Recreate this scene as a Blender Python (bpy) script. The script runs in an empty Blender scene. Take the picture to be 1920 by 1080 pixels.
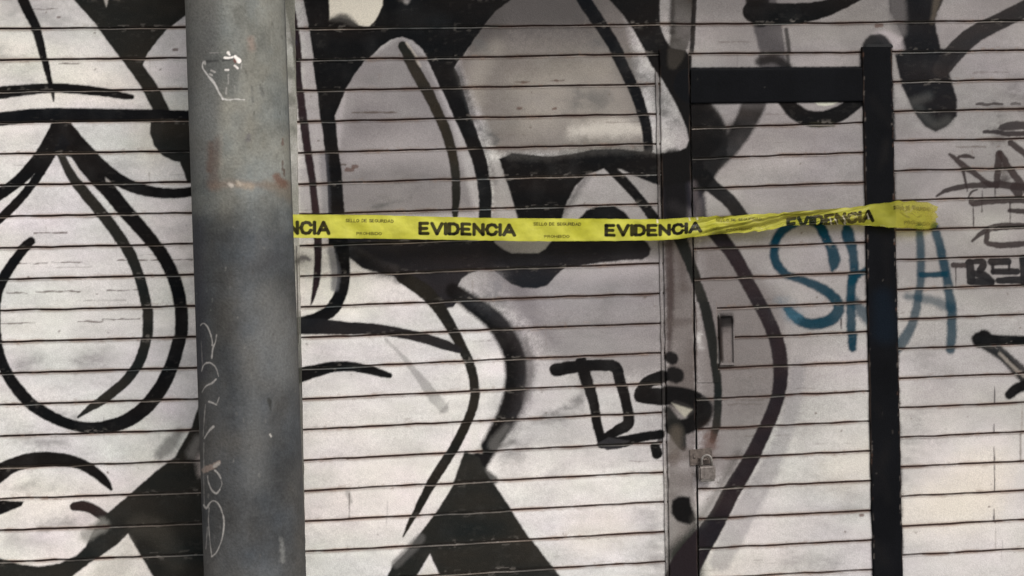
import bpy, bmesh, math
import numpy as np
from mathutils import Matrix, Vector
sc = bpy.context.scene
col = sc.collection

# ------------------------------------------------------------------ camera
F = 2200.0; D = F * 0.0016; CAMZ = 1.60
YAW, ROLL, SH = -7.44719098e-02, -2.14154087e-02, -188.5
cy, sy = math.cos(YAW), math.sin(YAW)
RT = np.array([cy, sy, 0.]); FW = np.array([-sy, cy, 0.]); UPV = np.array([0, 0, 1.])
c_, s_ = math.cos(ROLL), math.sin(ROLL)
R2 = c_ * RT + s_ * UPV; U2 = -s_ * RT + c_ * UPV
cam = bpy.data.cameras.new('camera'); co = bpy.data.objects.new('camera', cam); col.objects.link(co)
co.matrix_world = Matrix(((R2[0], U2[0], -FW[0], 0), (R2[1], U2[1], -FW[1], -D), (R2[2], U2[2], -FW[2], CAMZ), (0, 0, 0, 1)))
cam.sensor_width = 36; cam.lens = 36 * F / 1920; cam.shift_y = SH / 1920; cam.clip_end = 500
sc.camera = co

# ------------------------------------------------------------------ sky, sun, exposure
SUN_EL, SUN_AZ = math.radians(46), math.radians(155)     # azimuth measured from +Y clockwise; the wall faces -Y
w = bpy.data.worlds.new('World'); sc.world = w; w.use_nodes = True
nt = w.node_tree; nt.nodes.clear()
sky = nt.nodes.new('ShaderNodeTexSky'); sky.sky_type = 'NISHITA'; sky.sun_disc = False
sky.sun_elevation = SUN_EL; sky.sun_rotation = SUN_AZ; sky.dust_density = 5; sky.air_density = 1.0; sky.ozone_density = 1.0
hs = nt.nodes.new('ShaderNodeHueSaturation'); hs.inputs['Saturation'].default_value = 0.25
bg = nt.nodes.new('ShaderNodeBackground'); bg.inputs[1].default_value = 0.10
wo = nt.nodes.new('ShaderNodeOutputWorld')
nt.links.new(sky.outputs[0], hs.inputs['Color']); nt.links.new(hs.outputs[0], bg.inputs[0]); nt.links.new(bg.outputs[0], wo.inputs[0])
sl = bpy.data.lights.new('sun', 'SUN'); sl.energy = 1.5; sl.angle = math.radians(30); sl.color = (1.0, 0.96, 0.90)
so = bpy.data.objects.new('sun', sl); col.objects.link(so)
sd = Vector((math.sin(SUN_AZ) * math.cos(SUN_EL), math.cos(SUN_AZ) * math.cos(SUN_EL), math.sin(SUN_EL)))
so.rotation_euler = sd.to_track_quat('Z', 'Y').to_euler(); so.location = sd * 20
vs = sc.view_settings; vs.view_transform = 'Standard'; vs.look = 'None'; vs.gamma = 1; vs.exposure = 0.47

# ------------------------------------------------------------------ wall chart: photograph-scale grid <-> the wall plane y = 0
def wall(x, y, depth=0.0):
    """point of the plane y=-depth seen at chart position (x, y)"""
    x = np.asarray(x, float); y = np.asarray(y, float)
    d = (x - 960)[..., None] * R2 + (-(y - 540) + SH)[..., None] * U2 + F * FW
    t = (D - depth) / d[..., 1]
    p = d * t[..., None]; p[..., 1] -= D; p[..., 2] += CAMZ
    return p
def chart(P):
    v = P - np.array([0, -D, CAMZ]); f = v @ FW
    return 960 + F * (v @ R2) / f, 540 - F * (v @ U2) / f + SH

# ------------------------------------------------------------------ helpers
def tag(o, label=None, cat=None, group=None, kind=None):
    for k, v in (('label', label), ('category', cat), ('group', group), ('kind', kind)):
        if v: o[k] = v
    return o
def empty(name, loc=(0, 0, 0)):
    o = bpy.data.objects.new(name, None); o.location = loc; col.objects.link(o); return o
def link(name, me, mat, parent=None):
    o = bpy.data.objects.new(name, me); me.materials.append(mat); col.objects.link(o)
    if parent:
        o.parent = parent; o.matrix_parent_inverse = Matrix.Translation(-Vector(parent.location))
    return o
def grid_mesh(name, P, rgba=None, keep=None, smooth=True):
    """P: (rows, cols, 3) array -> mesh with an optional per-vertex paint attribute"""
    r, c = P.shape[:2]
    idx = np.arange(r * c).reshape(r, c)
    q = np.stack([idx[1:, :-1], idx[1:, 1:], idx[:-1, 1:], idx[:-1, :-1]], -1).reshape(-1, 4)
    if keep is not None:
        k = keep[:-1, :-1] & keep[1:, 1:] & keep[1:, :-1] & keep[:-1, 1:]
        q = q[k.reshape(-1)]
    V = P.reshape(-1, 3); used = np.zeros(len(V), bool); used[q.reshape(-1)] = True
    mp = np.cumsum(used) - 1; q = mp[q]; V = V[used]
    me = bpy.data.meshes.new(name)
    me.vertices.add(len(V)); me.vertices.foreach_set('co', V.astype(np.float32).ravel())
    me.loops.add(q.size); me.loops.foreach_set('vertex_index', q.astype(np.int32).ravel())
    me.polygons.add(len(q)); me.polygons.foreach_set('loop_start', np.arange(0, q.size, 4, dtype=np.int32))
    me.update(calc_edges=True)
    me.polygons.foreach_set('use_smooth', np.full(len(q), smooth))
    if rgba is not None:
        a = me.attributes.new('paint', 'FLOAT_COLOR', 'POINT')
        a.data.foreach_set('color', rgba.reshape(-1, 4)[used].astype(np.float32).ravel())
    return me
def hull_box(name, cs, mat, parent=None, bevel=0.002, seg=2):
    """cs: 8 corners, front four (ccw) then back four"""
    bm = bmesh.new(); v = [bm.verts.new(p) for p in cs]
    for f in ((0, 1, 2, 3), (7, 6, 5, 4), (0, 4, 5, 1), (1, 5, 6, 2), (2, 6, 7, 3), (3, 7, 4, 0)): bm.faces.new([v[i] for i in f])
    bmesh.ops.recalc_face_normals(bm, faces=bm.faces)
    if bevel: bmesh.ops.bevel(bm, geom=bm.edges[:], offset=bevel, segments=seg, affect='EDGES')
    me = bpy.data.meshes.new(name); bm.to_mesh(me); bm.free()
    return link(name, me, mat, parent)
def chart_box(name, quad, d0, d1, mat, parent=None, bevel=0.002):
    """a slab on the wall: quad = 4 chart corners, from depth d0 to d1 in front of the wall plane"""
    b = [wall(np.array(x), np.array(y)) for x, y in quad]
    fr = [p + np.array([0, -d1, 0]) for p in b]; bk = [p + np.array([0, -d0, 0]) for p in b]
    return hull_box(name, fr + bk, mat, parent, bevel)
def tube(name, pts, rad, mat, parent=None, n=10):
    pts = [Vector(p) for p in pts]; bm = bmesh.new(); rings = []
    up = Vector((0, 1, 0.01)).normalized()
    for i, p in enumerate(pts):
        t = (pts[min(i + 1, len(pts) - 1)] - pts[max(i - 1, 0)]).normalized()
        a = t.cross(up).normalized(); b = t.cross(a)
        r = rad[i] if hasattr(rad, '__len__') else rad
        rings.append([bm.verts.new(p + (a * math.cos(k * 2 * math.pi / n) + b * math.sin(k * 2 * math.pi / n)) * r) for k in range(n)])
    for i in range(len(rings) - 1):
        for k in range(n): bm.faces.new((rings[i][k], rings[i][(k + 1) % n], rings[i + 1][(k + 1) % n], rings[i + 1][k]))
    bm.faces.new(rings[0][::-1]); bm.faces.new(rings[-1])
    bmesh.ops.recalc_face_normals(bm, faces=bm.faces)
    for f in bm.faces: f.smooth = True
    me = bpy.data.meshes.new(name); bm.to_mesh(me); bm.free()
    return link(name, me, mat, parent)

rng = np.random.default_rng(7)
def vnoise(h, w, sx, sy_=None):
    """smooth value noise 0..1 on an h x w raster, feature size sx, sy"""
    sy_ = sy_ or sx
    gh, gw = int(h / sy_) + 3, int(w / sx) + 3
    g = rng.random((gh, gw))
    yy = np.arange(h) / sy_; xx = np.arange(w) / sx
    yi = yy.astype(int); xi = xx.astype(int); fy = yy - yi; fx = xx - xi
    fy = fy * fy * (3 - 2 * fy); fx = fx * fx * (3 - 2 * fx)
    a = g[yi] * (1 - fy)[:, None] + g[yi + 1] * fy[:, None]
    return a[:, xi] * (1 - fx) + a[:, xi + 1] * fx
def fbm(h, w, sx, sy_=None, oct=4):
    sy_ = sy_ or sx; o = np.zeros((h, w)); t = 0
    for i in range(oct):
        k = 0.5 ** i
        if sx * k < 1.2 or sy_ * k < 1.2: break
        o += k * vnoise(h, w, sx * k, sy_ * k); t += k
    return o / t
def catmull(P, closed=False, step=3.0):
    P = np.asarray(P, float)
    if closed: Q = np.vstack([P[-1:], P, P[:2]])
    else: Q = np.vstack([2 * P[:1] - P[1:2], P, 2 * P[-1:] - P[-2:-1]])
    out = []
    for i in range(1, len(Q) - 2):
        p0, p1, p2, p3 = Q[i - 1], Q[i], Q[i + 1], Q[i + 2]
        n = max(1, int(np.hypot(*(p2 - p1)[:2]) / step)); t = np.linspace(0, 1, n, endpoint=False)[:, None]
        out.append(0.5 * ((2 * p1) + (-p0 + p2) * t + (2 * p0 - 5 * p1 + 4 * p2 - p3) * t ** 2 + (-p0 + 3 * p1 - 3 * p2 + p3) * t ** 3))
    if not closed: out.append(Q[-2:-1])
    return np.vstack(out)

class Canvas:
    """an opaque paint layer in chart coordinates; strokes and filled shapes composite over a base coat"""
    def __init__(s, x0, y0, x1, y1, k=1.0):
        s.x0, s.y0, s.k = x0, y0, k
        s.w, s.h = int((x1 - x0) * k), int((y1 - y0) * k)
        s.c = np.zeros((s.h, s.w, 3), np.float32); s.a = np.zeros((s.h, s.w), np.float32)
        s.n = (fbm(s.h, s.w, 7 * k, oct=3) - .5).astype(np.float32)
        s.g = rng.random((s.h, s.w)).astype(np.float32)
    def put(s, ys, xs, cov, colr, a, blotch):
        cov = cov * a
        if blotch: cov = cov * (1 - blotch * np.clip((s.bl2 if blotch > .85 and hasattr(s, 'bl2') else s.bl)[ys, xs] * 2 - .6, 0, 1))
        c = np.asarray(colr, np.float32)
        s.c[ys, xs] = s.c[ys, xs] * (1 - cov[..., None]) + c * cov[..., None]
        s.a[ys, xs] = s.a[ys, xs] * (1 - cov) + cov
    def win(s, lo, hi, m):
        xa = max(0, int((lo[0] - m - s.x0) * s.k)); xb = min(s.w, int((hi[0] + m - s.x0) * s.k) + 2)
        ya = max(0, int((lo[1] - m - s.y0) * s.k)); yb = min(s.h, int((hi[1] + m - s.y0) * s.k) + 2)
        if xa >= xb or ya >= yb: return None
        return slice(ya, yb), slice(xa, xb)
    def shape(s, sd, ys, xs, soft, rough):
        sd = sd - s.n[ys, xs] * rough * 2
        cov = np.clip(0.5 + sd / soft, 0, 1); cov = cov * cov * (3 - 2 * cov)
        if soft > 2.4:
            e = cov * (1 - cov) * 4
            cov = np.clip(cov + (s.g[ys, xs] - .5) * 0.4 * e, 0, 1)
        return cov
    def stroke(s, pts, r, colr=None, a=1.0, soft=2.8, rough=0.9, halo=0.0, blotch=0.0):
        colr = BLK if colr is None else colr
        P = np.asarray(pts, float); r = np.full(len(P), float(r)) if np.isscalar(r) else np.asarray(r, float)
        Q = catmull(np.c_[P, r]) if len(P) > 2 else np.c_[P, r]
        if halo: s.stroke(pts, r + 2, colr, halo, soft=26, rough=2)
        m = Q[:, 2].max() + soft + 3
        wn = s.win(Q[:, :2].min(0), Q[:, :2].max(0), m)
        if wn is None: return
        ys, xs = wn; sd = np.full((ys.stop - ys.start, xs.stop - xs.start), -1e3, np.float32)
        for i in range(max(1, len(Q) - 1)):
            a0 = Q[i]; b0 = Q[min(i + 1, len(Q) - 1)]
            w2 = s.win(np.minimum(a0, b0)[:2], np.maximum(a0, b0)[:2], max(a0[2], b0[2]) + soft + 3)
            if w2 is None: continue
            y2, x2 = w2
            X = (np.arange(x2.start, x2.stop) / s.k + s.x0)[None, :]; Y = (np.arange(y2.start, y2.stop) / s.k + s.y0)[:, None]
            d = b0[:2] - a0[:2]; L = max(1e-6, d @ d)
            t = np.clip(((X - a0[0]) * d[0] + (Y - a0[1]) * d[1]) / L, 0, 1)
            v = a0[2] + (b0[2] - a0[2]) * t - np.hypot(X - a0[0] - t * d[0], Y - a0[1] - t * d[1])
            sub = sd[y2.start - ys.start:y2.stop - ys.start, x2.start - xs.start:x2.stop - xs.start]
            np.maximum(sub, v, out=sub)
        s.put(ys, xs, s.shape(sd, ys, xs, soft, rough), colr, a, blotch)
    def poly(s, pts, colr=None, a=1.0, soft=2.8, rough=0.9, smooth=False, halo=0.0, blotch=0.0):
        colr = BLK if colr is None else colr
        Q = np.asarray(pts, float)
        if halo: s.poly(pts, colr, halo, soft=26, rough=2, smooth=smooth)
        if smooth: Q = catmull(Q, True, 8)
        wn = s.win(Q.min(0), Q.max(0), soft + 3)
        if wn is None: return
        ys, xs = wn
        X = (np.arange(xs.start, xs.stop) / s.k + s.x0)[None, :]; Y = (np.arange(ys.start, ys.stop) / s.k + s.y0)[:, None]
        ins = np.zeros((Y.shape[0], X.shape[1]), bool); dm = np.full(ins.shape, 1e9, np.float32)
        for i in range(len(Q)):
            (ax, ay), (bx, by) = Q[i], Q[(i + 1) % len(Q)]
            if ay != by:
                cr = ((ay > Y) != (by > Y)) & (X < (bx - ax) * (Y - ay) / (by - ay) + ax)
                ins ^= cr
            dx, dy = bx - ax, by - ay; L = max(1e-6, dx * dx + dy * dy)
            t = np.clip(((X - ax) * dx + (Y - ay) * dy) / L, 0, 1)
            np.minimum(dm, (X - ax - t * dx) ** 2 + (Y - ay - t * dy) ** 2, out=dm)
        sd = np.sqrt(dm) * np.where(ins, 1, -1)
        s.put(ys, xs, s.shape(sd, ys, xs, soft, rough), colr, a, blotch)
    def sample(s, x, y, arr=None):
        arr = s.c if arr is None else arr
        u = np.clip((x - s.x0) * s.k, 0, s.w - 1.01); v = np.clip((y - s.y0) * s.k, 0, s.h - 1.01)
        ui = u.astype(int); vi = v.astype(int); fu = u - ui; fv = v - vi
        if arr.ndim == 3: fu = fu[..., None]; fv = fv[..., None]
        return (arr[vi, ui] * (1 - fu) * (1 - fv) + arr[vi, ui + 1] * fu * (1 - fv) + arr[vi + 1, ui] * (1 - fu) * fv + arr[vi + 1, ui + 1] * fu * fv)

BLK = (.0062, .0058, .0060); NAVY = (.0048, .0052, .0064); OLV = (.0165, .0163, .0145)
GRY = (.10, .097, .095); MAUVE = (.30, .275, .28); BLUE = (.0015, .026, .044); BROWN = (.026, .019, .019)

# ------------------------------------------------------------------ graffiti on the shutters
CV = Canvas(-560, -360, 2420, 1420)
CV.bl = fbm(CV.h, CV.w, 90, 60)
CV.bl2 = np.clip(.5 + 1.5 * (.5 * fbm(CV.h, CV.w, 60, 30) + .5 * fbm(CV.h, CV.w, 20, 9, 3) - .5), 0, 1)
n1 = fbm(CV.h, CV.w, 240, 130, 5); n2 = fbm(CV.h, CV.w, 45, 22, 4); n3 = fbm(CV.h, CV.w, 6, 5, 2); n4 = vnoise(CV.h, CV.w, 90, 12)
base = np.array([.60, .573, .545], np.float32)
k = (1 + .34 * (n1 - .5) + .34 * (n2 - .5) + .16 * (n3 - .5))[..., None]
CV.c[:] = base * k
warm = (np.clip(n1 * 1.6 - .5, 0, 1))[..., None]
CV.c *= 1 + (warm - .5) * np.array([.05, .01, -.09])
hue = (fbm(CV.h, CV.w, 110, 70, 4) - .5)[..., None]; CV.c *= 1 + hue * np.array([.07, -.05, .08])
S, P = CV.stroke, CV.poly
def sm(pts, r, a=.3, c=GRY, soft=None):
    r = np.asarray(r, float) if not np.isscalar(r) else r
    S(pts, r * .9, c, min(.95, a * 1.45), soft=(soft or max(12, np.max(r) * 2.2)), rough=7, blotch=.95); S(pts, r * 1.5, c, a * .4, soft=max(20, np.max(r) * 3), rough=6, blotch=.9)

# silver-grey undercoat in the letters, overspray mist, light falloff painted at top and right
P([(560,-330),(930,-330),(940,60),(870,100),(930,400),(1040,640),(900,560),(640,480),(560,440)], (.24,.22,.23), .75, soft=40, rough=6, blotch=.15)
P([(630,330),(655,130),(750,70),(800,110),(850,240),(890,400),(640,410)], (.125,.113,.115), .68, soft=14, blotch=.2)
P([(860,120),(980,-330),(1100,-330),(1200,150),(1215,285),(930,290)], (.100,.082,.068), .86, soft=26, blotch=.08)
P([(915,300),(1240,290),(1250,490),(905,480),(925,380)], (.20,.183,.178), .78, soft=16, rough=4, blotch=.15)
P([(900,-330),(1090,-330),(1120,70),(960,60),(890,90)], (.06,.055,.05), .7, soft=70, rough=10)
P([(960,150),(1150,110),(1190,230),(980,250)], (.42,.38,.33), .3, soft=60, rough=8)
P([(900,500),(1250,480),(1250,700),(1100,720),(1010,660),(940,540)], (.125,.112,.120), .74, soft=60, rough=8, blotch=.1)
P([(560,-80),(1700,-80),(1700,20),(1250,60),(900,90),(560,30)], (.07,.065,.07), .5, soft=120, rough=10)  # broad darkening along the top, partly light falloff painted in
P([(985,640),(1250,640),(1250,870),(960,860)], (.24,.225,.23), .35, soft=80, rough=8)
P([(1230,-330),(1960,-330),(2100,400),(1960,640),(1640,620),(1500,780),(1230,780)], (.140,.126,.126), .80, soft=240, rough=12, blotch=.2)  # upper right: grey overspray mixed with painted light falloff
P([(1250,500),(1960,500),(2100,1300),(1250,1300)], (.30,.28,.275), .35, soft=240, rough=10)  # lower right: grey tone, partly painted falloff of the light
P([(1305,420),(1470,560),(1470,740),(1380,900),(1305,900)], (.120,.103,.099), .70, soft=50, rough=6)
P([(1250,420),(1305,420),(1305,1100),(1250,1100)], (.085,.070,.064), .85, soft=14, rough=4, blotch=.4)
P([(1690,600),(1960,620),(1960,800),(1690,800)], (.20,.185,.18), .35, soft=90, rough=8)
sm([(60,900),(30,910)], 14, .3); sm([(80,985),(130,980)], 10, .35); sm([(40,680),(60,672)], 14, .35); sm([(150,680),(190,675)], 16, .35)
sm([(30,830),(120,830)], 11, .3); sm([(340,690),(350,620)], 14, .2); sm([(0,110),(60,130)], 22, .22); sm([(20,20),(130,40)], 22, .2)
sm([(110,775),(140,782)], 9, .4); sm([(180,310),(230,320)], 12, .12); sm([(20,1010),(90,1020)], 12, .15)
sm([(640,340),(830,300),(700,380)], [12,20,14], .22); sm([(700,390),(770,370)], [5,4], .5, soft=9); sm([(700,150),(690,200)], 26, .15)
sm([(1100,180),(1130,190)], 22, .45); sm([(1115,75),(1140,85)], 12, .5); sm([(1180,120),(1210,150)], 20, .5); sm([(1230,160),(1240,190)], 12, .5)
sm([(1080,190),(1060,220),(1090,230)], 14, .3); sm([(905,240),(925,262)], [13,9], .6, soft=14); sm([(890,75),(915,95)], [8,12], .5, soft=9)
sm([(1250,215),(1260,230)], [10,12], .7, soft=12); sm([(1185,225),(1205,228)], 10, .5)
sm([(985,800),(1065,770),(1090,735)], [8,16,10], .45, soft=16); sm([(1120,610),(1135,560)], 24, .22); sm([(1220,960),(1230,1080)], [16,24], .3)
sm([(1100,1000),(1010,1060)], [16,24], .14); sm([(940,760),(960,850)], [14,22], .4); sm([(1020,640),(1060,600)], 30, .12)
S([(1495,690),(1478,790),(1440,880),(1400,950),(1350,1050)], [14,14,18,22,20], (.20,.19,.20), .5, soft=14, rough=3)
sm([(1400,640),(1420,900)], 30, .18); sm([(1560,1060),(1480,1050)], 20, .22); sm([(1560,900),(1600,930)], 24, .15); sm([(1500,800),(1560,1000)], 30, .10)
sm([(1720,780),(1700,900)], 20, .2); sm([(1870,60),(1900,160)], 30, .1); sm([(1730,640),(1760,700)], 26, .15)
sm([(1868,200),(1875,260)], [10,14], .45, BROWN); sm([(1905,180),(1920,200)], 14, .4, BROWN)
# warm pale patches in places
for q, rr in (((740,900), 90), ((640,760), 60), ((150,560), 90), ((1790,1000), 80)):
    S([q, (q[0] + 90, q[1] - 12)], rr, (.70,.655,.61), .22, soft=110, rough=8)
for q, rr in (((1790,930), 60), ((1830,880), 40), ((1580,880), 40), ((300,260), 50), ((700,15), 40), ((1100,1000), 40)):
    S([q, (q[0] + 40, q[1] - 12)], rr, (.68,.61,.51), .3, soft=70, rough=6)
S([(1075,246),(1150,240),(1198,243)], [10,16,12], (.58,.54,.49), .6, soft=26, rough=5); S([(660,292),(760,280),(835,290)], 28, (.40,.37,.37), .4, soft=50, rough=6)
S([(890,190),(900,130),(930,90)], [16,18,12], (.34,.31,.27), .35, soft=34, rough=5); S([(960,500),(1100,515),(1235,500)], 12, (.36,.33,.34), .45, soft=26, rough=5); S([(640,250),(660,170)], 10, (.36,.34,.34), .3, soft=30)
S([(1700,960),(1840,940)], 36, (.62,.56,.47), .35, soft=60, rough=6)
# worn ridges and scuffs in the slats
def scratch(x0, x1, y, a=.6, c=(.07,.05,.04), r=1.1):
    n = int((x1 - x0) / 12) + 2; xs = np.linspace(x0, x1, n)
    S(np.c_[xs, y + rng.normal(0, .5, n) - (xs - x0) * .012], np.clip(r + rng.normal(0, .35, n), .3, 3), c, a, soft=1.6, rough=1.2)
for q in ((66,127,438),(33,88,494),(97,155,492),(220,360,488),(10,50,549),(66,150,547),(200,262,544),(-20,64,606),(143,192,602),(190,260,598),(60,108,17),(110,155,120),(660,745,212),(20,60,640),(620,648,309)):
    scratch(*q, a=.75)
for i in range(70):
    x0 = rng.uniform(-200, 1900); y0 = rng.uniform(-50, 1150); scratch(x0, x0 + rng.uniform(10, 90), y0, a=rng.uniform(.12, .45), r=rng.uniform(.4, 1.2))
for i in range(260):
    x0 = rng.uniform(-300, 2100); y0 = rng.uniform(-200, 1200); rr = rng.uniform(.5, 1.7)
    S([(x0, y0), (x0 + rng.uniform(-3, 3), y0 + rng.uniform(-2, 2))], rr, (.10,.075,.06), rng.uniform(.2, .8), soft=1.5, rough=.6)
for (x, y, r) in ((110,32,2),(1648,47,5),(331,94,3.5),(1615,965,2.5),(985,155,3),(1045,152,3),(975,203,3),(1040,204,2.5),(665,312,4),(655,318,5)):
    S([(x - r, y), (x + r, y)], r * .8, (.09,.05,.04), .75, soft=2.5, rough=2)
scratch(965,995,155,.7); scratch(1035,1060,152,.6); scratch(968,985,206,.6); scratch(1830,1878,195,.8,BROWN,2.4); scratch(1896,1912,194,.6,BROWN,3)
scratch(1795,1850,276,.5); scratch(1800,1900,262,.3)

HV = None
for _i in range(46):
    x0 = rng.uniform(-200, 2100); y0 = rng.uniform(-60, 1100); L_ = rng.uniform(14, 54)
    S([(x0, y0), (x0 + rng.normal(0, .8), y0 + L_ * .5), (x0 + rng.normal(0, 1), y0 + L_)], [rng.uniform(.5, 1.3), .7, .3], (.16,.12,.10) if rng.random() < .6 else (.08,.07,.07), rng.uniform(.12, .5), soft=2, rough=.6)
for _i in range(120):
    x0 = rng.uniform(-100, 2000); y0 = rng.uniform(-40, 1100); q_ = rng.uniform(5, 16); sm([(x0, y0), (x0 + rng.uniform(10, 60), y0 + rng.uniform(-14, 8))], q_, rng.uniform(.04, .16), (.16,.145,.15))
# ---- left shutter: drop-shaped eye
S([(39,-30),(43,0),(57,30),(72,63),(84,110),(92,143),(99,170),(101,190)], [11,10.5,9.5,8.5,7,5.5,4,1.5])
P([(118,-330),(138,0),(177,43),(220,100),(263,160),(287,207),(290,217),(325,215),(319,207),(303,173),(287,147),(268,122),(278,103),(297,77),(320,50),(356,22),(400,-10),(400,-330)], OLV, halo=.06)
P([(191,-12),(203,-12),(201,6),(199,13)], (.5,.47,.43), .8, soft=4)
S([(-40,180),(0,174),(50,169),(100,165),(150,168),(200,174),(232,180),(247,182)], [12,12,10.5,9,9,8,6.5,5], halo=.05)
S([(-40,230),(0,224),(50,218),(100,216),(200,216),(290,217),(330,217),(420,215)], [13,13,13,13.5,12,12,10,9], NAVY, halo=.05)
P([(97,226),(133,226),(148,256),(178,292),(160,300),(128,294),(105,292),(84,294),(96,250)], NAVY)
S([(108,240),(85,283),(54,322),(25,348),(-12,374),(-40,395)], [13,13.5,12,11,11,11])
S([(98,292),(76,325),(60,348),(35,378),(2,410),(-35,440)], [7,8.5,8,8.5,8.5,8.5])
S([(125,240),(158,280),(195,317),(235,344),(280,359),(330,363),(372,358),(430,350)], [13,14,13.5,12,10.5,9.5,9.5,9], halo=.05)
S([(133,280),(165,316),(190,343),(207,360),(240,400),(278,443),(302,475),(320,508),(333,547),(338,587),(337,627),(330,660),(320,690),(308,718),(290,745),(265,771),(235,790),(200,800),(165,802),(130,795),(95,780),(62,760),(38,735),(19,710),(6,685),(-4,655),(-10,620),(-10,580),(-3,540),(14,508),(32,482),(48,463),(60,453)],
  [8,13,14,14.5,14,13,12.5,12.5,12.5,12.5,12.5,13,13.5,14,14,14,13.5,12,10.5,10.5,11,11.5,11.5,11,10.5,10,9.5,9.5,9.5,10,9.5,9,8], halo=.05)
S([(114,288),(135,330),(157,358),(197,407),(232,455),(256,505),(271,560),(275,595),(272,643),(260,680),(236,715),(197,747),(170,765),(147,782)], [7,9,10.5,11,11,10.5,10,10.5,10,10,9.5,9,6.5,2.5], OLV)
P([(128,297),(133,298),(150,322),(164,344),(150,334)], (.5,.47,.45), .85, soft=3)
P([(198,333),(207,340),(211,345),(200,341)], (.5,.47,.45), .6, soft=3)
P([(283,226),(282,250),(290,274),(305,292),(325,302),(338,305),(345,320),(352,344),(430,344),(430,222)], OLV, smooth=False, halo=.05)
S([(-40,912),(-10,893),(20,874),(60,862),(100,861),(140,866),(172,881),(195,900),(208,916)], [19,17,14,13.5,13.5,11,10,8.5,3.5], halo=.06)
P([(-60,935),(0,938),(45,940),(40,948),(20,957),(0,965),(-60,985)], BLK)
S([(139,949),(160,949),(185,961),(205,978)], [8.5,10,10,11], (.020,.014,.014))
P([(374,755),(360,800),(343,830),(328,857),(287,887),(250,920),(203,960),(180,983),(160,1025),(143,1041),(113,1056),(73,1062),(33,1057),(0,1046),(-60,1020),(-60,1120),(60,1110),(130,1085),(173,1053),(217,1023),(240,1001),(253,1023),(267,1047),(287,1080),(320,1150),(450,1150),(450,755)], OLV, soft=4)
S([(336,810),(318,835),(300,852)], [8,14,10], GRY, .7, soft=16, rough=3); S([(160,1005),(190,985)], [10,14], (.2,.195,.18), .75, soft=14, rough=3)
S([(377,860),(375,890)], [10,3], (.35,.31,.29), .8, soft=18, rough=3); S([(372,825),(360,850)], [9,10], (.20,.19,.18), .6, soft=16)
S([(240,1015),(235,1050),(200,1080)], [6,16,26], (.30,.28,.25), .35, soft=24, rough=4)
S([(330,1050),(300,1000),(260,985)], 20, (.06,.058,.05), .35, soft=30)
# ---- centre: letters
S([(535,-60),(541,0),(548,33),(556,90),(561,155),(568,215),(577,285),(585,335),(589,370),(592,400),(596,450),(597,490),(594,525),(588,555),(583,572)], [9,9,8.5,7.5,7.5,8,7.5,7,7,7.5,7.5,7,6.5,4,1], (.022,.014,.016))
for q, r in (((545,75),6),((543,135),9),((541,185),10),((548,240),5)): S([q, (q[0]+4,q[1]+4)], r, (.035,.03,.045), .75, soft=9)
P([(568,-330),(568,0),(577,40),(580,67),(588,117),(595,167),(600,217),(605,250),(610,300),(614,360),(616,460),(646,460),(646,400),(643,360),(640,317),(635,283),(631,250),(629,217),(647,173),(667,140),(687,113),(713,87),(733,73),(753,69),(773,76),(790,92),(805,117),(820,150),(837,187),(851,220),(870,263),(884,300),(894,340),(898,375),(897,420),(921,420),(922,360),(913,300),(897,257),(882,213),(872,180),(862,143),(854,127),(870,100),(897,60),(930,20),(957,0),(990,-330)], BLK, halo=.07)
P([(618,-330),(617,0),(618,37),(637,33),(657,38),(672,48),(693,50),(707,33),(717,10),(719,-330)], (.60,.56,.48), .97, soft=3)
S([(622,36),(645,34),(668,48)], [4,8,4], (.05,.048,.045), .9, soft=10); S([(762,2),(768,-20)], [5,8], (.35,.33,.32), .7, soft=8)
S([(606,290),(612,400)], 8, (.10,.10,.115), .45, soft=10); S([(860,130),(888,225)], [6,5], (.05,.05,.05), .6, soft=10)
S([(754,86),(768,108),(783,137),(800,168),(818,205),(837,250),(849,295),(854,330),(855,370),(853,403)], [9,11,11,11,10,10,9,8.5,8,6], (.020,.017,.013))
S([(761,80),(774,98),(790,125)], 2.2, (.42,.38,.34), .6, soft=3)
S([(1075,-60),(1093,-5),(1120,38),(1147,80),(1168,122),(1188,163),(1203,205),(1212,243),(1215,280)], [13,13,12.5,11.5,11,11,10.5,9.5,8.5], NAVY)
P([(1120,-330),(1142,0),(1167,27),(1187,57),(1203,87),(1223,123),(1243,153),(1263,187),(1279,220),(1288,243),(1291,263),(1286,277),(1270,284),(1233,288),(1213,284),(1160,279),(1110,280),(1075,288),(1027,293),(960,287),(935,298),(953,350),(968,400),(978,440),(1045,440),(1060,385),(1078,350),(1100,328),(1135,315),(1165,318),(1190,330),(1236,348),(1241,440),(1296,440),(1308,375),(1300,335),(1320,328),(1340,318),(1362,288),(1352,262),(1353,240),(1340,215),(1325,196),(1298,192),(1298,110),(1285,94),(1258,90),(1247,75),(1237,50),(1237,-330)], BLK, soft=3.5, halo=.10)
S([(1235,286),(1160,282),(1080,288),(1020,294),(950,292)], 5, (.05,.046,.043), .75, soft=20, rough=4); S([(945,300),(968,360),(985,410)], 5, BLK, .6, soft=20, rough=4); S([(1100,330),(1066,385),(1048,412)], 5, BLK, .6, soft=18, rough=4); S([(866,150),(900,240),(926,340)], 4, BLK, .45, soft=18, rough=4)
S([(1285,-60),(1280,0),(1277,50),(1268,100),(1262,120)], [22,22,21,16,10], (.032,.028,.024), .93, soft=8, blotch=.4)
S([(1306,-60),(1302,0),(1298,60),(1293,130)], 4.5, BLK, .95); S([(1262,-30),(1258,60)], [3,6], BLK, .6, soft=9)
S([(1340,208),(1352,232)], 6, (.06,.06,.06), .5, soft=10)
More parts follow.
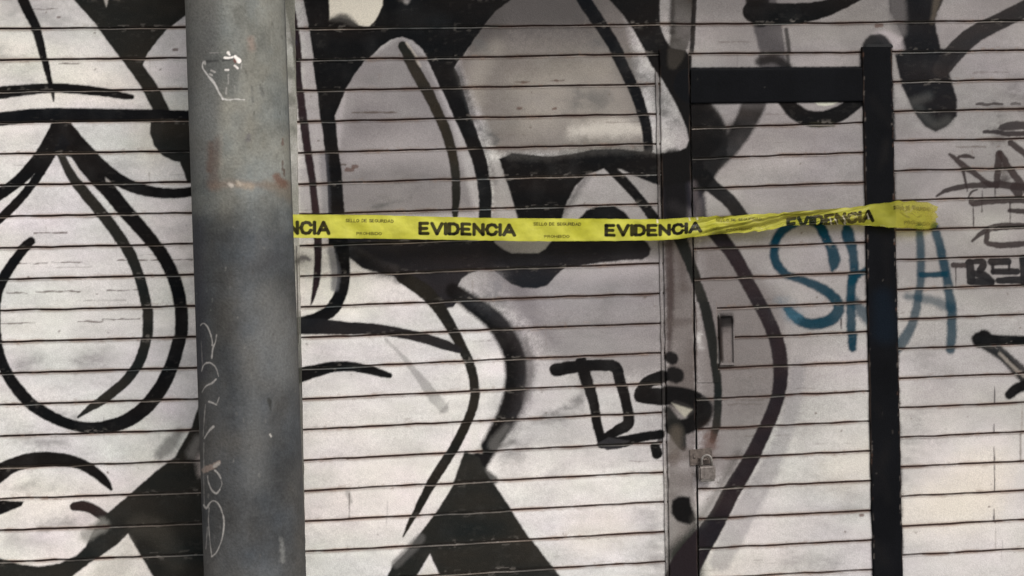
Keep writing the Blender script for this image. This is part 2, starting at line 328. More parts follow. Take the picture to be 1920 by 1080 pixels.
S([(1322,205),(1338,250),(1330,300),(1300,350)], [16,24,24,24], BLK, .97, soft=9)
S([(1418,180),(1408,205),(1385,250),(1350,295),(1312,330)], [22,22,19,17,14], (.014,.013,.013), .96, soft=9, blotch=.25)
S([(1290,300),(1330,345),(1368,378),(1390,410)], [18,14,13,14], BLK, .97, soft=4)
P([(1243,350),(1300,340),(1322,372),(1326,430),(1243,430)], (.018,.017,.022), .9, soft=10)
S([(1262,385),(1290,402)], 10, (.16,.145,.155), .6, soft=18); S([(1300,345),(1308,400)], 5, (.12,.10,.10), .5, soft=14); S([(1262,300),(1268,400)], 22, BLK, .9, soft=12)
S([(1140,312),(1165,336),(1190,363),(1212,390),(1230,415)], [9,9.5,9,9.5,10], BLK)
P([(1083,412),(1100,394),(1125,385),(1150,385),(1170,397),(1183,412),(1183,430),(1083,430)], BLK, soft=4)
P([(622,436),(920,436),(929,455),(945,468),(960,475),(1010,475),(1023,467),(1040,446),(1200,444),(1214,455),(1221,466),(1218,479),(1205,487),(1173,488),(1127,493),(1093,498),(1060,502),(1043,517),(1027,535),(1007,541),(980,540),(960,533),(942,520),(927,507),(905,504),(880,513),(865,524),(858,540),(862,556),(850,575),(830,580),(800,566),(783,548),(763,532),(740,519),(713,512),(680,503),(655,483),(640,470),(622,450)], (.016,.015,.017), soft=3.5, halo=.10)
S([(660,462),(700,492),(740,505)], [6,9,9], (.05,.045,.045), .6, soft=12)
S([(632,430),(641,470),(645,510),(640,548),(622,580),(594,596),(556,606)], [15,14,12,12,12.5,11,10], BLK)
S([(622,470),(630,510),(628,540)], [7,9,7], (.11,.11,.12), .8, soft=8)
sm([(555,488),(575,483)], [6,8], .7, (.12,.11,.11), 12)
S([(755,520),(798,548),(825,580),(848,618),(868,655),(882,685),(889,715),(889,747),(877,787),(847,847),(809,907),(777,967),(757,1007)], [12,14,12,10.5,9.5,9,9,9,9,9.5,9,6,1.5], (.013,.012,.010))
S([(850,545),(890,573),(925,600),(950,635),(965,670),(968,710),(961,750),(944,790),(922,830),(893,875)], [14,17,19,20,21,21,21,19,17,19], BLK, soft=10)
S([(880,562),(935,596),(972,630),(988,680),(982,740),(958,800)], [8,12,14,15,14,12], (.03,.028,.03), .6, soft=26, rough=4); S([(668,472),(702,500),(752,520)], [8,10,10], BLK, .75, soft=22, rough=4)
S([(985,640),(996,690),(985,750)], [5,7,5], (.12,.11,.11), .6, soft=14); sm([(935,520),(925,548)], [10,12], .6, (.2,.19,.2), 14); sm([(900,560),(945,570)], [10,14], .35, (.1,.1,.1), 20)
S([(950,800),(925,835),(960,830)], [6,10,5], (.13,.125,.12), .6, soft=14); S([(905,882),(925,900)], [7,9], (.03,.03,.028), .9, soft=8)
P([(872,845),(900,858),(907,880),(926,906),(960,957),(990,1003),(1020,1043),(1050,1080),(1100,1150),(855,1150),(824,1080),(805,1038),(780,1080),(745,1150),(690,1150),(735,1060),(780,1013),(815,965),(848,912)], OLV, soft=3.5, halo=.06)
S([(742,1056),(790,1010)], 9, (.085,.082,.08), .75, soft=8); P([(810,1060),(802,1045),(785,1085),(800,1120),(830,1120)], (.55,.53,.48), .5, soft=8)
S([(548,612),(600,612),(650,615),(700,617),(750,624),(790,633),(830,645),(860,656)], [15,14.5,12,10.5,9.5,9.5,9.5,6.5], (.014,.013,.014), halo=.05)
S([(548,708),(590,696),(625,688),(655,687),(690,693),(718,701),(731,704)], [15,12.5,10.5,9.5,8.5,7,5])
S([(722,635),(755,668),(790,712),(812,742),(832,766)], [2,4,8,11,9], (.16,.155,.15), .55, soft=4, rough=2, blotch=.4)
P([(822,772),(842,750),(838,768),(828,774)], (.13,.125,.12), .35, soft=4)
S([(652,924),(658,940)], [5,3], (.2,.19,.18), .55, soft=6); S([(655,925),(655,972)], .9, (.08,.07,.06), .8, soft=1.5)
P([(882,800),(905,792),(896,815),(905,850),(880,850)], (.60,.58,.55), .7, soft=5)
# tag TS on the centre slats
S([(1043,694),(1070,689),(1100,686),(1130,685),(1152,687),(1160,697)], [12.5,12,11,11,11,10]); S([(1085,678),(1095,676)], 6)
S([(1096,700),(1104,725),(1113,760),(1118,790),(1128,828)], [12,11,9.5,9,9]); S([(1158,697),(1165,722),(1173,755),(1178,780),(1176,796),(1155,808),(1128,824)], [10,10.5,10,10.5,11,10,7])
S([(1130,832),(1160,830),(1200,820),(1238,814)], [10,12,9,9]); P([(1118,832),(1140,845),(1170,838),(1180,826),(1140,820)], (.03,.028,.03), .95, soft=3)
S([(1196,733),(1215,716),(1243,706)], [7,11,12]); S([(1200,742),(1222,742),(1248,744)], [13,16,16])
S([(1229,838),(1233,850),(1231,853)], [9,10.5,8]); S([(1238,825),(1232,842)], [5,6], BLK, .8, soft=4)
S([(1300,745),(1326,762),(1320,790)], [8,12,9], BLK, .8, soft=12); S([(1290,300),(1345,262),(1375,235)], [14,14,8], BLK, .7, soft=20)
# ---- lock post and door leaf
S([(1253,440),(1256,560),(1254,660)], [9,8,4], (.045,.032,.03), .85, soft=9, blotch=.4); S([(1275,462),(1282,540)], [10,7], (.07,.055,.05), .55, soft=18)
S([(1256,606),(1300,602)], [9,6], (.08,.065,.06), .6, soft=13); S([(1290,470),(1300,520)], 5, (.10,.07,.06), .5, soft=9)
S([(1256,670),(1260,672)], [11,12], BLK, .97, soft=6); S([(1262,702),(1268,704)], [15,15], BLK, .97, soft=6)
S([(1250,735),(1280,740),(1305,750),(1318,768),(1308,788),(1285,800),(1262,800)], [12,14,15,16,15,15,16], BLK, soft=6)
S([(1252,770),(1268,806),(1280,838)], [8,15,8], (.014,.014,.013), .95, soft=7); S([(1252,745),(1290,760),(1300,785)], [12,12,10], BLK, .9, soft=8)
P([(1260,756),(1298,768),(1284,783)], (.33,.31,.26), .9, soft=5)
S([(1268,810),(1262,850)], [12,14], (.09,.075,.06), .6, soft=16); S([(1262,860),(1290,850)], 12, (.08,.06,.05), .5, soft=14)
P([(1260,938),(1272,930),(1293,932),(1298,953),(1306,975),(1294,984),(1270,978),(1258,962)], BLK, soft=7, rough=1.5, halo=.2)
P([(1253,1030),(1285,1000),(1310,975),(1320,1100),(1253,1150)], (.016,.018,.015), .95, soft=26)
S([(1275,445),(1289,482),(1303,520),(1318,560),(1329,607),(1336,645),(1341,690),(1344,720),(1344,760),(1341,800),(1335,826)], [13,10,9,10,10.5,9.5,8,7.5,7.5,8,5], (.009,.010,.009), .97, soft=4)
S([(1335,430),(1347,442),(1372,475),(1395,515),(1420,560),(1443,605),(1458,650),(1462,700),(1457,740),(1441,787),(1421,832),(1397,878),(1370,922),(1343,973),(1312,1020),(1286,1060),(1270,1110)], [14,14.5,14,13,13,13,14,14,13,13.5,14,15.5,16.5,18,23,28,32], (.016,.012,.014), soft=4)
S([(1383,850),(1345,920),(1310,975)], [6,9,12], (.06,.055,.05), .6, soft=22); sm([(1330,820),(1325,850)], [14,14], .5, (.10,.06,.05), 18)
S([(1352,600),(1351,640),(1353,675)], [6,4,3.5], (.025,.018,.014), .9, soft=4); S([(1356,600),(1368,602)], [10,8], (.03,.027,.025), .9, soft=7); S([(1348,590),(1346,680)], 1, (.4,.38,.36), .8)  # handle cup: inner left shadow and edge highlight painted in, top sprayed dark
sm([(1310,630),(1316,650)], [5,5], .6, (.45,.43,.42), 8)
S([(1350,597),(1351,640),(1354,676)], [4,4.5,4], (.016,.012,.011), .85, soft=4); P([(1349,588),(1374,588),(1375,612),(1368,622),(1349,628)], (.016,.014,.014), .85, soft=12); P([(1354,615),(1373,612),(1373,678),(1356,679)], (.15,.13,.125), .6, soft=8)  # cup's shaded left wall painted darker again, over the sprayed top
# ---- upper right letters
S([(1424,-60),(1428,0),(1436,40),(1446,90),(1452,130)], [26,27,27,24,26], (.055,.05,.053), .9, soft=7, blotch=.25)
S([(1422,-30),(1420,5),(1425,35)], [22,22,16], BLK, .97, soft=7); S([(1473,55),(1478,100),(1480,130)], 4, BLK, .8, soft=5)
S([(1412,22),(1470,26),(1530,20),(1575,5),(1620,-18)], [20,20,17,14,13], BLK, soft=3); S([(1425,116),(1455,112),(1480,128)], [8,8,8], BLK, .85, soft=9)
S([(1296,160),(1640,158)], 33, NAVY, soft=3)
S([(1468,186),(1488,208),(1512,221),(1540,223),(1570,214),(1595,198),(1615,180)], [13,15,15,15,15,14,14], BLK, soft=4)
P([(1523,189),(1575,188),(1563,196),(1545,199),(1532,197)], (.50,.50,.42), .95, soft=3); S([(1520,234),(1560,234)], 4, (.05,.05,.03), .7, soft=6)
P([(1662,-330),(1667,20),(1682,45),(1694,72),(1676,95),(1688,150),(1690,160),(1703,187),(1717,217),(1733,236),(1752,246),(1773,236),(1792,217),(1794,187),(1784,150),(1778,128),(1800,100),(1764,90),(1757,60),(1753,33),(1768,0),(1790,-330)], (.011,.010,.011), soft=5, halo=.12)
S([(1678,-60),(1684,30),(1692,60)], [13,16,8], (.13,.12,.12), .7, soft=14); S([(1758,-10),(1748,40)], [8,4], (.09,.075,.06), .8, soft=9)
S([(1722,205),(1750,232),(1775,225)], [9,9,9], (.05,.05,.048), .7, soft=18); S([(1712,190),(1740,180)], 8, (.07,.07,.068), .5, soft=16)
S([(1970,-8),(1930,12),(1880,37),(1825,66),(1790,98),(1765,130)], [16,16,16,17,18,16], (.020,.017,.017), .97, soft=3.5)
P([(1636,62),(1660,55),(1690,70),(1696,92),(1680,100),(1660,85)], (.40,.36,.37), .7, soft=12)
# spray that missed the door frame
for _k in range(3):
    yv_ = np.arange(92, 1200, 24.); S(np.c_[1649 + .0215 * (yv_ - 330) + rng.normal(0, .8, len(yv_)), yv_], 28.5 + rng.normal(0, .7, len(yv_)), NAVY, .6, soft=4 + _k * 3, rough=1.5)
# brown marker tags
M = lambda pts, r, a=.92: S(pts, r, BROWN, a, soft=2.6, rough=1.2)
M([(1843,246),(1870,247),(1890,250),(1960,247)], [3,4,5,5]); P([(1869,240),(1873,233),(1885,228),(1905,226),(1960,228),(1960,240),(1900,243),(1875,244)], BROWN, .9)
M([(1783,290),(1798,302),(1815,316),(1835,330),(1855,346),(1868,347)], [3,5,6,5,5,6]); M([(1806,318),(1812,347),(1814,358)], [3,2.2,1]); M([(1800,294),(1815,293),(1828,296)], [3,4,2])
M([(1875,288),(1874,305),(1868,348)], [6,7,6]); M([(1878,288),(1895,318),(1920,350),(1950,390)], [6,7,7,7]); M([(1897,268),(1925,290),(1960,318)], 6)
M([(1756,368),(1775,357),(1805,350),(1840,347),(1880,346),(1925,352)], [2,4,5,6,7,7]); M([(1833,355),(1822,360),(1816,371)], [2,2.5,2]); sm([(1880,300),(1885,340)], 9, .5, BROWN, 12)
M([(1822,374),(1826,382),(1850,378),(1900,375),(1960,377)], [5,6,6.5,6.5,7]); M([(1894,395),(1925,397),(1960,397)], [4,5,5]); M([(1903,352),(1910,362)], 9)
for x, ya, yb in ((1826,384,424),(1842,358,397),(1866,350,372),(1895,378,420),(1792,503,537),(1577,598,618),(1655,700,710)): M([(x, ya), (x + .6, yb)], [1.3, .9])
M([(1824,452),(1838,440),(1855,430),(1880,425),(1910,424),(1960,424)], [2.5,4,6,7,6,5]); M([(1853,432),(1851,447),(1853,456),(1880,460),(1920,457),(1960,454)], [4,5,5,6,5.5,5])
M([(1788,497),(1810,497)], [5,5])
T = lambda pts, r: S(pts, np.array(r) * 1.18 if not np.isscalar(r) else r * 1.18, (.014,.013,.014), .97, soft=2.2, rough=1)
T([(1815,492),(1840,490),(1844,497),(1838,506)], [4,5,6,6]); T([(1819,492),(1820,512),(1821,526)], [6,7,7]); T([(1825,512),(1845,516),(1860,527)], [5,6,5]); T([(1818,528),(1840,528),(1860,530)], [5,6,5])
T([(1859,491),(1890,490)], [6,6]); T([(1861,497),(1862,512)], 3); T([(1863,509),(1907,509)], [5,5.5]); T([(1892,495),(1892,506)], 2); T([(1872,526),(1900,525),(1960,523)], [5,6,6]); T([(1918,485),(1922,530)], [6,7])
# blue SKA
B = lambda pts, r, a=1.0, s=6: S(pts, r, BLUE, a, soft=s, rough=1.4, blotch=.08)
B([(1545,436),(1530,418),(1505,414),(1480,424),(1461,440),(1451,462),(1450,482),(1458,500),(1474,515),(1500,524),(1535,538),(1562,556),(1573,575),(1567,592),(1548,604),(1520,608),(1496,598),(1478,580)], [9,9,9,9,8.5,8.5,9,9,8,7.5,9,10,11,11,11,10,10,8])
B([(1536,424),(1549,448),(1560,474),(1562,490),(1558,506)], [8,9,11,11,3]); sm([(1470,570),(1490,590)], [12,14], .35, (.05,.12,.17), 20)
B([(1588,430),(1590,442),(1597,475),(1600,515),(1596,560),(1596,600),(1597,640),(1597,652)], [9,12,9,9,8.5,9,8.5,8]); B([(1598,530),(1614,512),(1645,498)], [7,8,8]); B([(1600,560),(1618,586),(1645,612)], [8,12,15], .85, 12)
B([(1724,425),(1727,460),(1727,500),(1725,540),(1719,580),(1709,615),(1694,640),(1686,650)], [7,8,8,8,8.5,9,11,10], .85, 7); B([(1753,425),(1763,460),(1771,500),(1779,540),(1785,580),(1786,620),(1783,655)], [8,8.5,9,9,9.5,9,9], .92, 7)
B([(1728,515),(1750,515),(1775,514)], 5.5, .97, 4); B([(1702,556),(1730,560),(1762,568),(1784,578)], [6,8,9,10], .65, 12)
# black V at the right edge, runs and a seam
S([(1838,637),(1845,636)], [15,18], BLK, soft=6, halo=.15); S([(1850,636),(1885,638),(1960,639)], [10,9,9], BLK, soft=5)
S([(1850,650),(1878,668),(1905,695),(1940,735)], [8,8,8,8], BLK, .95, soft=7, halo=.15); S([(1872,650),(1900,676),(1940,712)], [5,6,6], BLK, .9, soft=6); S([(1875,663),(1900,688),(1920,705)], 3, (.30,.27,.24), .7, soft=6)
S([(1893,740),(1908,728),(1940,716)], [9,10,10], BLK, soft=5)
for ya, yb in ((725,757),(795,812),(838,862),(862,922),(955,980)): S([(1865,ya),(1865,yb)], [.6,1.5], (.03,.025,.03), .9, soft=1.6)
S([(1866,990),(1866,1030)], .6, (.2,.17,.15), .6); S([(1918,760),(1917,815)], 1, (.2,.17,.15), .6); S([(1915,815),(1914,866)], 1.8, (.1,.08,.07), .6)

# ------------------------------------------------------------------ materials
def mat_new(name):
    m = bpy.data.materials.new(name); m.use_nodes = True; n = m.node_tree; b = n.nodes['Principled BSDF']; return m, n, b
def paint_mat(name, rough=.55, bump=.25, scale=260, grain=.10, metallic=0., spec=.035):
    m, n, b = mat_new(name)
    at = n.nodes.new('ShaderNodeAttribute'); at.attribute_name = 'paint'
    tc = n.nodes.new('ShaderNodeTexCoord')
    n1 = n.nodes.new('ShaderNodeTexNoise'); n1.inputs['Scale'].default_value = scale; n1.inputs['Detail'].default_value = 3
    n2 = n.nodes.new('ShaderNodeTexNoise'); n2.inputs['Scale'].default_value = 14; n2.inputs['Detail'].default_value = 5
    n.links.new(tc.outputs['Object'], n1.inputs['Vector']); n.links.new(tc.outputs['Object'], n2.inputs['Vector'])
    mr = n.nodes.new('ShaderNodeMapRange'); mr.inputs['From Min'].default_value = .3; mr.inputs['From Max'].default_value = .7
    mr.inputs['To Min'].default_value = 1 - grain; mr.inputs['To Max'].default_value = 1 + grain
    n.links.new(n1.outputs['Fac'], mr.inputs['Value'])
    mx = n.nodes.new('ShaderNodeMix'); mx.data_type = 'RGBA'; mx.blend_type = 'MULTIPLY'; mx.inputs[0].default_value = 1
    n.links.new(at.outputs['Color'], mx.inputs[6]); n.links.new(mr.outputs[0], mx.inputs[7]); n.links.new(mx.outputs[2], b.inputs['Base Color'])
    rr = n.nodes.new('ShaderNodeMapRange'); rr.inputs['To Min'].default_value = rough - .12; rr.inputs['To Max'].default_value = rough + .15
    n.links.new(n2.outputs['Fac'], rr.inputs['Value']); n.links.new(rr.outputs[0], b.inputs['Roughness'])
    b.inputs['Specular IOR Level'].default_value = spec; b.inputs['Metallic'].default_value = metallic
    bp = n.nodes.new('ShaderNodeBump'); bp.inputs['Strength'].default_value = bump; bp.inputs['Distance'].default_value = .002
    ad = n.nodes.new('ShaderNodeMath'); ad.operation = 'ADD'
    n.links.new(n1.outputs['Fac'], ad.inputs[0]); n.links.new(n2.outputs['Fac'], ad.inputs[1]); n.links.new(ad.outputs[0], bp.inputs['Height'])
    n.links.new(bp.outputs[0], b.inputs['Normal']); return m
def noise_mat(name, c1, c2, scale=30, rough=.6, bump=.3, metallic=0., dist=.002, detail=6):
    m, n, b = mat_new(name); tc = n.nodes.new('ShaderNodeTexCoord')
    t = n.nodes.new('ShaderNodeTexNoise'); t.inputs['Scale'].default_value = scale; t.inputs['Detail'].default_value = detail
    n.links.new(tc.outputs['Object'], t.inputs['Vector'])
    cr = n.nodes.new('ShaderNodeValToRGB'); cr.color_ramp.elements[0].position = .35; cr.color_ramp.elements[1].position = .68
    cr.color_ramp.elements[0].color = (*c1, 1); cr.color_ramp.elements[1].color = (*c2, 1)
    n.links.new(t.outputs['Fac'], cr.inputs['Fac']); n.links.new(cr.outputs[0], b.inputs['Base Color'])
    b.inputs['Roughness'].default_value = rough; b.inputs['Metallic'].default_value = metallic
    bp = n.nodes.new('ShaderNodeBump'); bp.inputs['Strength'].default_value = bump; bp.inputs['Distance'].default_value = dist
    n.links.new(t.outputs['Fac'], bp.inputs['Height']); n.links.new(bp.outputs[0], b.inputs['Normal']); return m
m_slat = paint_mat('sprayed_slat_paint', .55, .3, 300, .12)
m_post = paint_mat('sprayed_steel_paint', .55, .25, 240, .15)
m_pole = paint_mat('weathered_pole_coat', .75, .6, 150, .14)
m_black = noise_mat('black_gloss_paint', (.0035, .004, .005), (.006, .0065, .008), 40, .85, .25)
m_steel = noise_mat('worn_grey_steel', (.11, .10, .09), (.24, .22, .205), 60, .5, .3, .3)
m_rust = noise_mat('rusty_steel', (.055, .042, .036), (.13, .105, .09), 90, .75, .5)
m_brass = noise_mat('pale_worn_lock', (.10, .085, .078), (.21, .185, .17), 120, .45, .3, .3)
m_stucco = noise_mat('grey_stucco', (.26, .25, .24), (.36, .35, .33), 9, .9, .5, dist=.01)
m_pave = noise_mat('pavement_concrete', (.20, .19, .18), (.31, .30, .28), 5, .9, .5, dist=.006)
m_asphalt = noise_mat('asphalt', (.035, .035, .037), (.07, .07, .07), 60, .9, .6, dist=.006)

# ------------------------------------------------------------------ slatted panels
kk = np.arange(30)
MEAS = {
 'left': ([0, 350], [[53,112,172,231,289,349,406,465,523,582,642,700,759,818,878,938,994,1053], [51,108,165,228,283,342,400,457,516,573,631,690,748,806,866,924,982,1039]], [list(range(18))] * 2),
 'mid': ([560, 960, 1240], [[53,113,172,229,287,345,461,518,576,633,692,749,808,865,921,978,1035], [50,106,163,220,275,560,617,673,729,788,844,900,956,1013], [46,102,157,213,269,493,551,606,663,720,773,828,885,942,997,1053]],
         [[0,1,2,3,4,5,7,8,9,10,11,12,13,14,15,16,17], [0,1,2,3,4,9,10,11,12,13,14,15,16,17], [0,1,2,3,4,8,9,10,11,12,13,14,15,16,17,18]]),
 'door': ([1420, 1620], [[235,294,350,407,463,519,575,630,688,742,798,855,912,967,1023], [232,286,342,395,453,512,568,625,678,733,789,845,900,957,1013,1068]], [list(range(15)), list(range(16))]),
 'right': ([1700, 1915], [[209,265,320,375,429,487,543,598,655,710,765,821,875,931,986,1042], [94,147,207,260,314,480,755,810,866,920,975,1030]], [list(range(3, 19)), [1,2,3,4,5,8,13,14,15,16,17,18]]),
}
LINES = {}
for nme, (xs, ys, ks) in MEAS.items():
    fits = [np.polyfit(k_, y_, 2 if len(k_) > 8 else 1) for k_, y_ in zip(ks, ys)]
    if nme == 'mid': xs = xs + [1620]; fits.append(np.array([0, 55.3, 43.]))
    LINES[nme] = (np.array(xs, float), np.array([np.r_[[0] * (3 - len(f)), f] for f in fits]))
def line_y(panel, x, k):
    xs, f = LINES[panel]
    yk = [np.polyval(fi, k) for fi in f]
    out = np.zeros(np.broadcast(x, k).shape)
    x = np.broadcast_to(x, out.shape)
    i = np.clip(np.searchsorted(xs, x) - 1, 0, len(xs) - 2)
    yk = np.stack([np.broadcast_to(q, out.shape) for q in yk])
    a = np.take_along_axis(yk, i[None], 0)[0]; b = np.take_along_axis(yk, i[None] + 1, 0)[0]
    return a + (b - a) * (x - xs[i]) / (xs[i + 1] - xs[i])
NF = len(range(30))
T_FLAT = np.linspace(.085, .925, 27)
T_ALL = np.r_[[0, .014, .022, .034, .050, .066], T_FLAT, [.945, .965, .979, .988]]
Z_ALL = np.r_[[-5, -4.2, -.4, 1.1, 1.2, .5], .6 * np.sin(np.linspace(0, np.pi, 27)) + np.linspace(0, 1.0, 27), [1.0, .8, -.4, -3.8]] * 1e-3
TC = np.r_[[0, .03, .045, .065], np.linspace(.12, .9, 5), [.95, .97, .983]]
def slat_panel(name, panel, xl, xr, k0, k1, parent, mat, base_depth=0., keepf=None, step=1.8, seed=1, gd=.85, gc=1.05):
    """xl, xr: functions of chart y giving the panel's sides; slats k0..k1"""
    r0 = np.random.default_rng(seed)
    rows = []
    for k_ in range(k0, k1):
        yv = line_y(panel, np.array(960.), np.array(float(k_)))
        fine = -90 < yv < 1090
        tt = T_ALL if fine else TC
        zz = Z_ALL if fine else np.interp(TC, T_ALL, Z_ALL)
        rows += [(k_ + t, z, t, k_) for t, z in zip(tt, zz)]
    K = np.array([r[0] for r in rows]); Z = np.array([r[1] for r in rows]); Tt = np.array([r[2] for r in rows]); Ki = np.array([r[3] for r in rows])
    xa, xb = xl(540.), xr(540.)
    cs = []
    x = xa
    while x < xb:
        cs.append(x); x += step if -20 < x < 1940 else 12
    cs.append(xb); u = (np.array(cs) - xa) / (xb - xa)
    x_mid = np.array(cs)[None, :] * np.ones((len(K), 1))
    y0 = line_y(panel, x_mid, K[:, None] * np.ones_like(x_mid))
    X = xl(y0) + (xr(y0) - xl(y0)) * u[None, :]
    Y = line_y(panel, X, K[:, None] * np.ones_like(X))
    # hand-bent slats: each joint wanders by a fraction of a millimetre and each face is a little dented
    nk = k1 - k0 + 2
    wob = np.array([np.interp(cs, np.linspace(xa - 50, xb + 50, int((xb - xa) / 30) + 6), r0.normal(0, .42, int((xb - xa) / 30) + 6)) for _ in range(nk)])
    w0 = wob[Ki - k0]; w1 = wob[Ki - k0 + 1]
    Y = Y + w0 * (1 - Tt)[:, None] + w1 * Tt[:, None]
    dn = CV.sample(X, Y, DENT) - .5
    faceamt = np.clip(np.minimum(Tt, 1 - Tt) / .1, 0, 1)[:, None]
    Pw = wall(X, Y)
    tiltk = r0.normal(0, .5e-3, nk)[Ki - k0][:, None] * (Tt[:, None] - .5) * 2
    Z = np.where(Z < -.0006, Z * gd, Z)
    Pw[..., 1] -= base_depth + Z[:, None] + dn * .0035 * faceamt + tiltk * faceamt
    shf = r0.normal(0, .95, nk)[Ki - k0][:, None]
    rgb = CV.sample(X + shf, Y + .4 * shf).copy()
    # dirt and rust packed in the joints, paint chipped off the lip under each joint
    j = np.minimum(Tt, 1 - Tt)[:, None]
    jn = CV.sample(X, Y + 0 * X, JN)
    dirt = np.clip((.042 - j) / .014, 0, 1) * np.clip(.55 + jn * .9, 0, 1)
    dcol = np.array([.050, .032, .028]) * (0.6 + jn[..., None] * .9) * gc
    lum = rgb.mean(-1)
    dcol = np.where(lum[..., None] < .08, np.array([.05, .045, .04]) * (.4 + jn[..., None] * 1.0), dcol)
    ln_ = CV.sample(X, Y, LIPN); lip = np.exp(-((Tt[:, None] - .040) / .013) ** 2) * np.where(lum < .1, np.clip(ln_ * 2.2 - .45, 0, 1), np.clip(ln_ * 2.4 - .85, 0, 1))
    stain = np.clip((.12 - j) / .09, 0, 1) ** 1.5 * np.clip(jn * 2.2 - .55, 0, 1) * .8
    rgb = rgb * (1 - stain[..., None]) + np.array([.30, .21, .155]) * rgb.mean(-1, keepdims=True) * 2 * stain[..., None] * .9
    rgb = rgb * (1 - dirt[..., None]) + dcol * dirt[..., None]
    lipc = np.where(lum[..., None] < .1, np.array([.24, .215, .195]), np.array([.55, .50, .46]))
    la = (lip * np.where(lum < .1, .75, .3))[..., None]
    rgb = rgb * (1 - la) + lipc * la
    hv = CV.sample(X, Y, HUEV)[..., None]; dk = np.clip(1 - lum[..., None] / .06, 0, 1)
    rgb = rgb * (1 + dk * (hv - .5) * np.array([1.5, .9, .5])) + dk * .010 * np.clip(jn[..., None] * 2 - 1, 0, 1)
    fl = np.clip((CV.sample(X, Y, CHIP) - .66) * 14, 0, 1) * np.clip(1.15 - j / .16, .06, 1) * np.clip(ln_ * 2.6 - .9, 0, 1)
    rgb = rgb * (1 - .55 * fl[..., None]) + np.where(lum[..., None] < .1, np.array([.22, .20, .18]), np.array([.20, .14, .11])) * .55 * fl[..., None]
    keep = keepf(X, Y) if keepf else None
    rgba = np.concatenate([rgb, np.ones_like(rgb[..., :1])], -1)
    me = grid_mesh(name, Pw, rgba, keep)
    return link(name, me, mat, parent)
DENT = fbm(CV.h, CV.w, 120, 60, 3).astype(np.float32)
JN = fbm(CV.h, CV.w, 34, 40, 4).astype(np.float32)
LIPN = fbm(CV.h, CV.w, 60, 40, 4).astype(np.float32); CHIP = fbm(CV.h, CV.w, 9, 4, 2).astype(np.float32); HUEV = fbm(CV.h, CV.w, 120, 50, 4).astype(np.float32)

def wpt(x, y): return Vector(wall(np.array(float(x)), np.array(float(y))))
gl = wpt(0, 1352); 
sh_left = tag(empty('roller_shutter', (-1.9, 0, 0)), 'white roller shutter with a sprayed black drop-shaped eye, left of the grey pole', 'roller shutter')
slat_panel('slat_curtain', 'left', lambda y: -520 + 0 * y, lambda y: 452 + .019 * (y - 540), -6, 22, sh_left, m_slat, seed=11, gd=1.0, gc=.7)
sh_mid = tag(empty('roller_shutter', (.1, 0, 0)), 'wide roller shutter under big black letters, between the grey pole and slatted door', 'roller shutter')
XL = lambda y: 557 + .0195 * (y - 235)
XS = lambda y: 1238 + .0203 * (y - 340)
XP = lambda y: 1622 + .0215 * (y - 330)        # left side of black post
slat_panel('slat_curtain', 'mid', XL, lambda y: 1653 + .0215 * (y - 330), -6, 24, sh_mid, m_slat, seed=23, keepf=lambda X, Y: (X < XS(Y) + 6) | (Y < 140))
sh_right = tag(empty('roller_shutter', (1.9, 0, 0)), 'pale roller shutter with brown marker tags, right of the black door post', 'roller shutter')
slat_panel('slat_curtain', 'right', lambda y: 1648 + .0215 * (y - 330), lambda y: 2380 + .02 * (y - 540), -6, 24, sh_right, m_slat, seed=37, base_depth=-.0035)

def flat_grid(name, xl, xr, y0, y1, depth, mat, parent, step=1.8, side=.012, cols=None, tint=None, wav=.0008, cv=None):
    """painted flat steel member with rounded long edges and folded-back sides"""
    ys = np.arange(y0, y1 + step, step); n = int((xr(540.) - xl(540.)) / step) + 2
    u = np.r_[0, 0, .02, np.linspace(.05, .95, n), .98, 1, 1]
    dz = np.r_[-side, -.0018, -.0004, np.zeros(n), -.0004, -.0018, -side]
    X = xl(ys)[:, None] + (xr(ys) - xl(ys))[:, None] * u[None]; Y = ys[:, None] + 0 * X
    X = X + (np.interp(ys, np.arange(y0, y1 + 40, 17.), np.random.default_rng(int(abs(y0)) + n).normal(0, .45, len(np.arange(y0, y1 + 40, 17.)))))[:, None]
    Pw = wall(X, Y, depth); Pw[..., 1] -= dz[None] + (CV.sample(X, Y, DENT) - .5) * wav * 2
    cv = cv or CV
    rgb = cv.sample(X, Y).copy()
    ew = np.clip(1 - np.minimum(u, 1 - u) * (xr(540.) - xl(540.)) / 2.5, 0, 1)[None] * np.clip(CV.sample(X, Y, LIPN) * 3 - 1.1, 0, 1)
    rgb = rgb * (1 - .5 * ew[..., None]) + np.array([.10, .07, .055]) * .5 * ew[..., None]
    if tint is not None: rgb = tint(X, Y, rgb)
    rgba = np.concatenate([rgb, np.ones_like(rgb[..., :1])], -1)
    return link(name, grid_mesh(name, Pw, rgba), mat, parent)
# guide rail of the wide shutter, a narrow strip seen beside the pole
def rail_tint(X, Y, rgb):
    a = np.clip(CV.sample(X, Y, JN) * 1.2 + .1, 0, .8)[..., None]
    a = np.maximum(a, np.clip((Y[..., None] - 560) / 60, 0, .9)); return rgb * (1 - a) + (np.array([.20, .20, .17]) * np.clip(1 - (Y[..., None] - 500) / 260, .25, 1)) * a
flat_grid('guide_rail', lambda y: 500 + .019 * (y - 235), lambda y: XL(y) - .5, -360, 1400, .010, m_post, sh_mid, side=.02, tint=rail_tint)
tube('edge_wire', [wpt(553 + .019 * (y - 235), y) + Vector((0, -.013, 0)) for y in (460, 500, 540, 570, 600, 640)], [.001, .0015, .001, .0016, .001, .001], m_steel, sh_mid, 6)
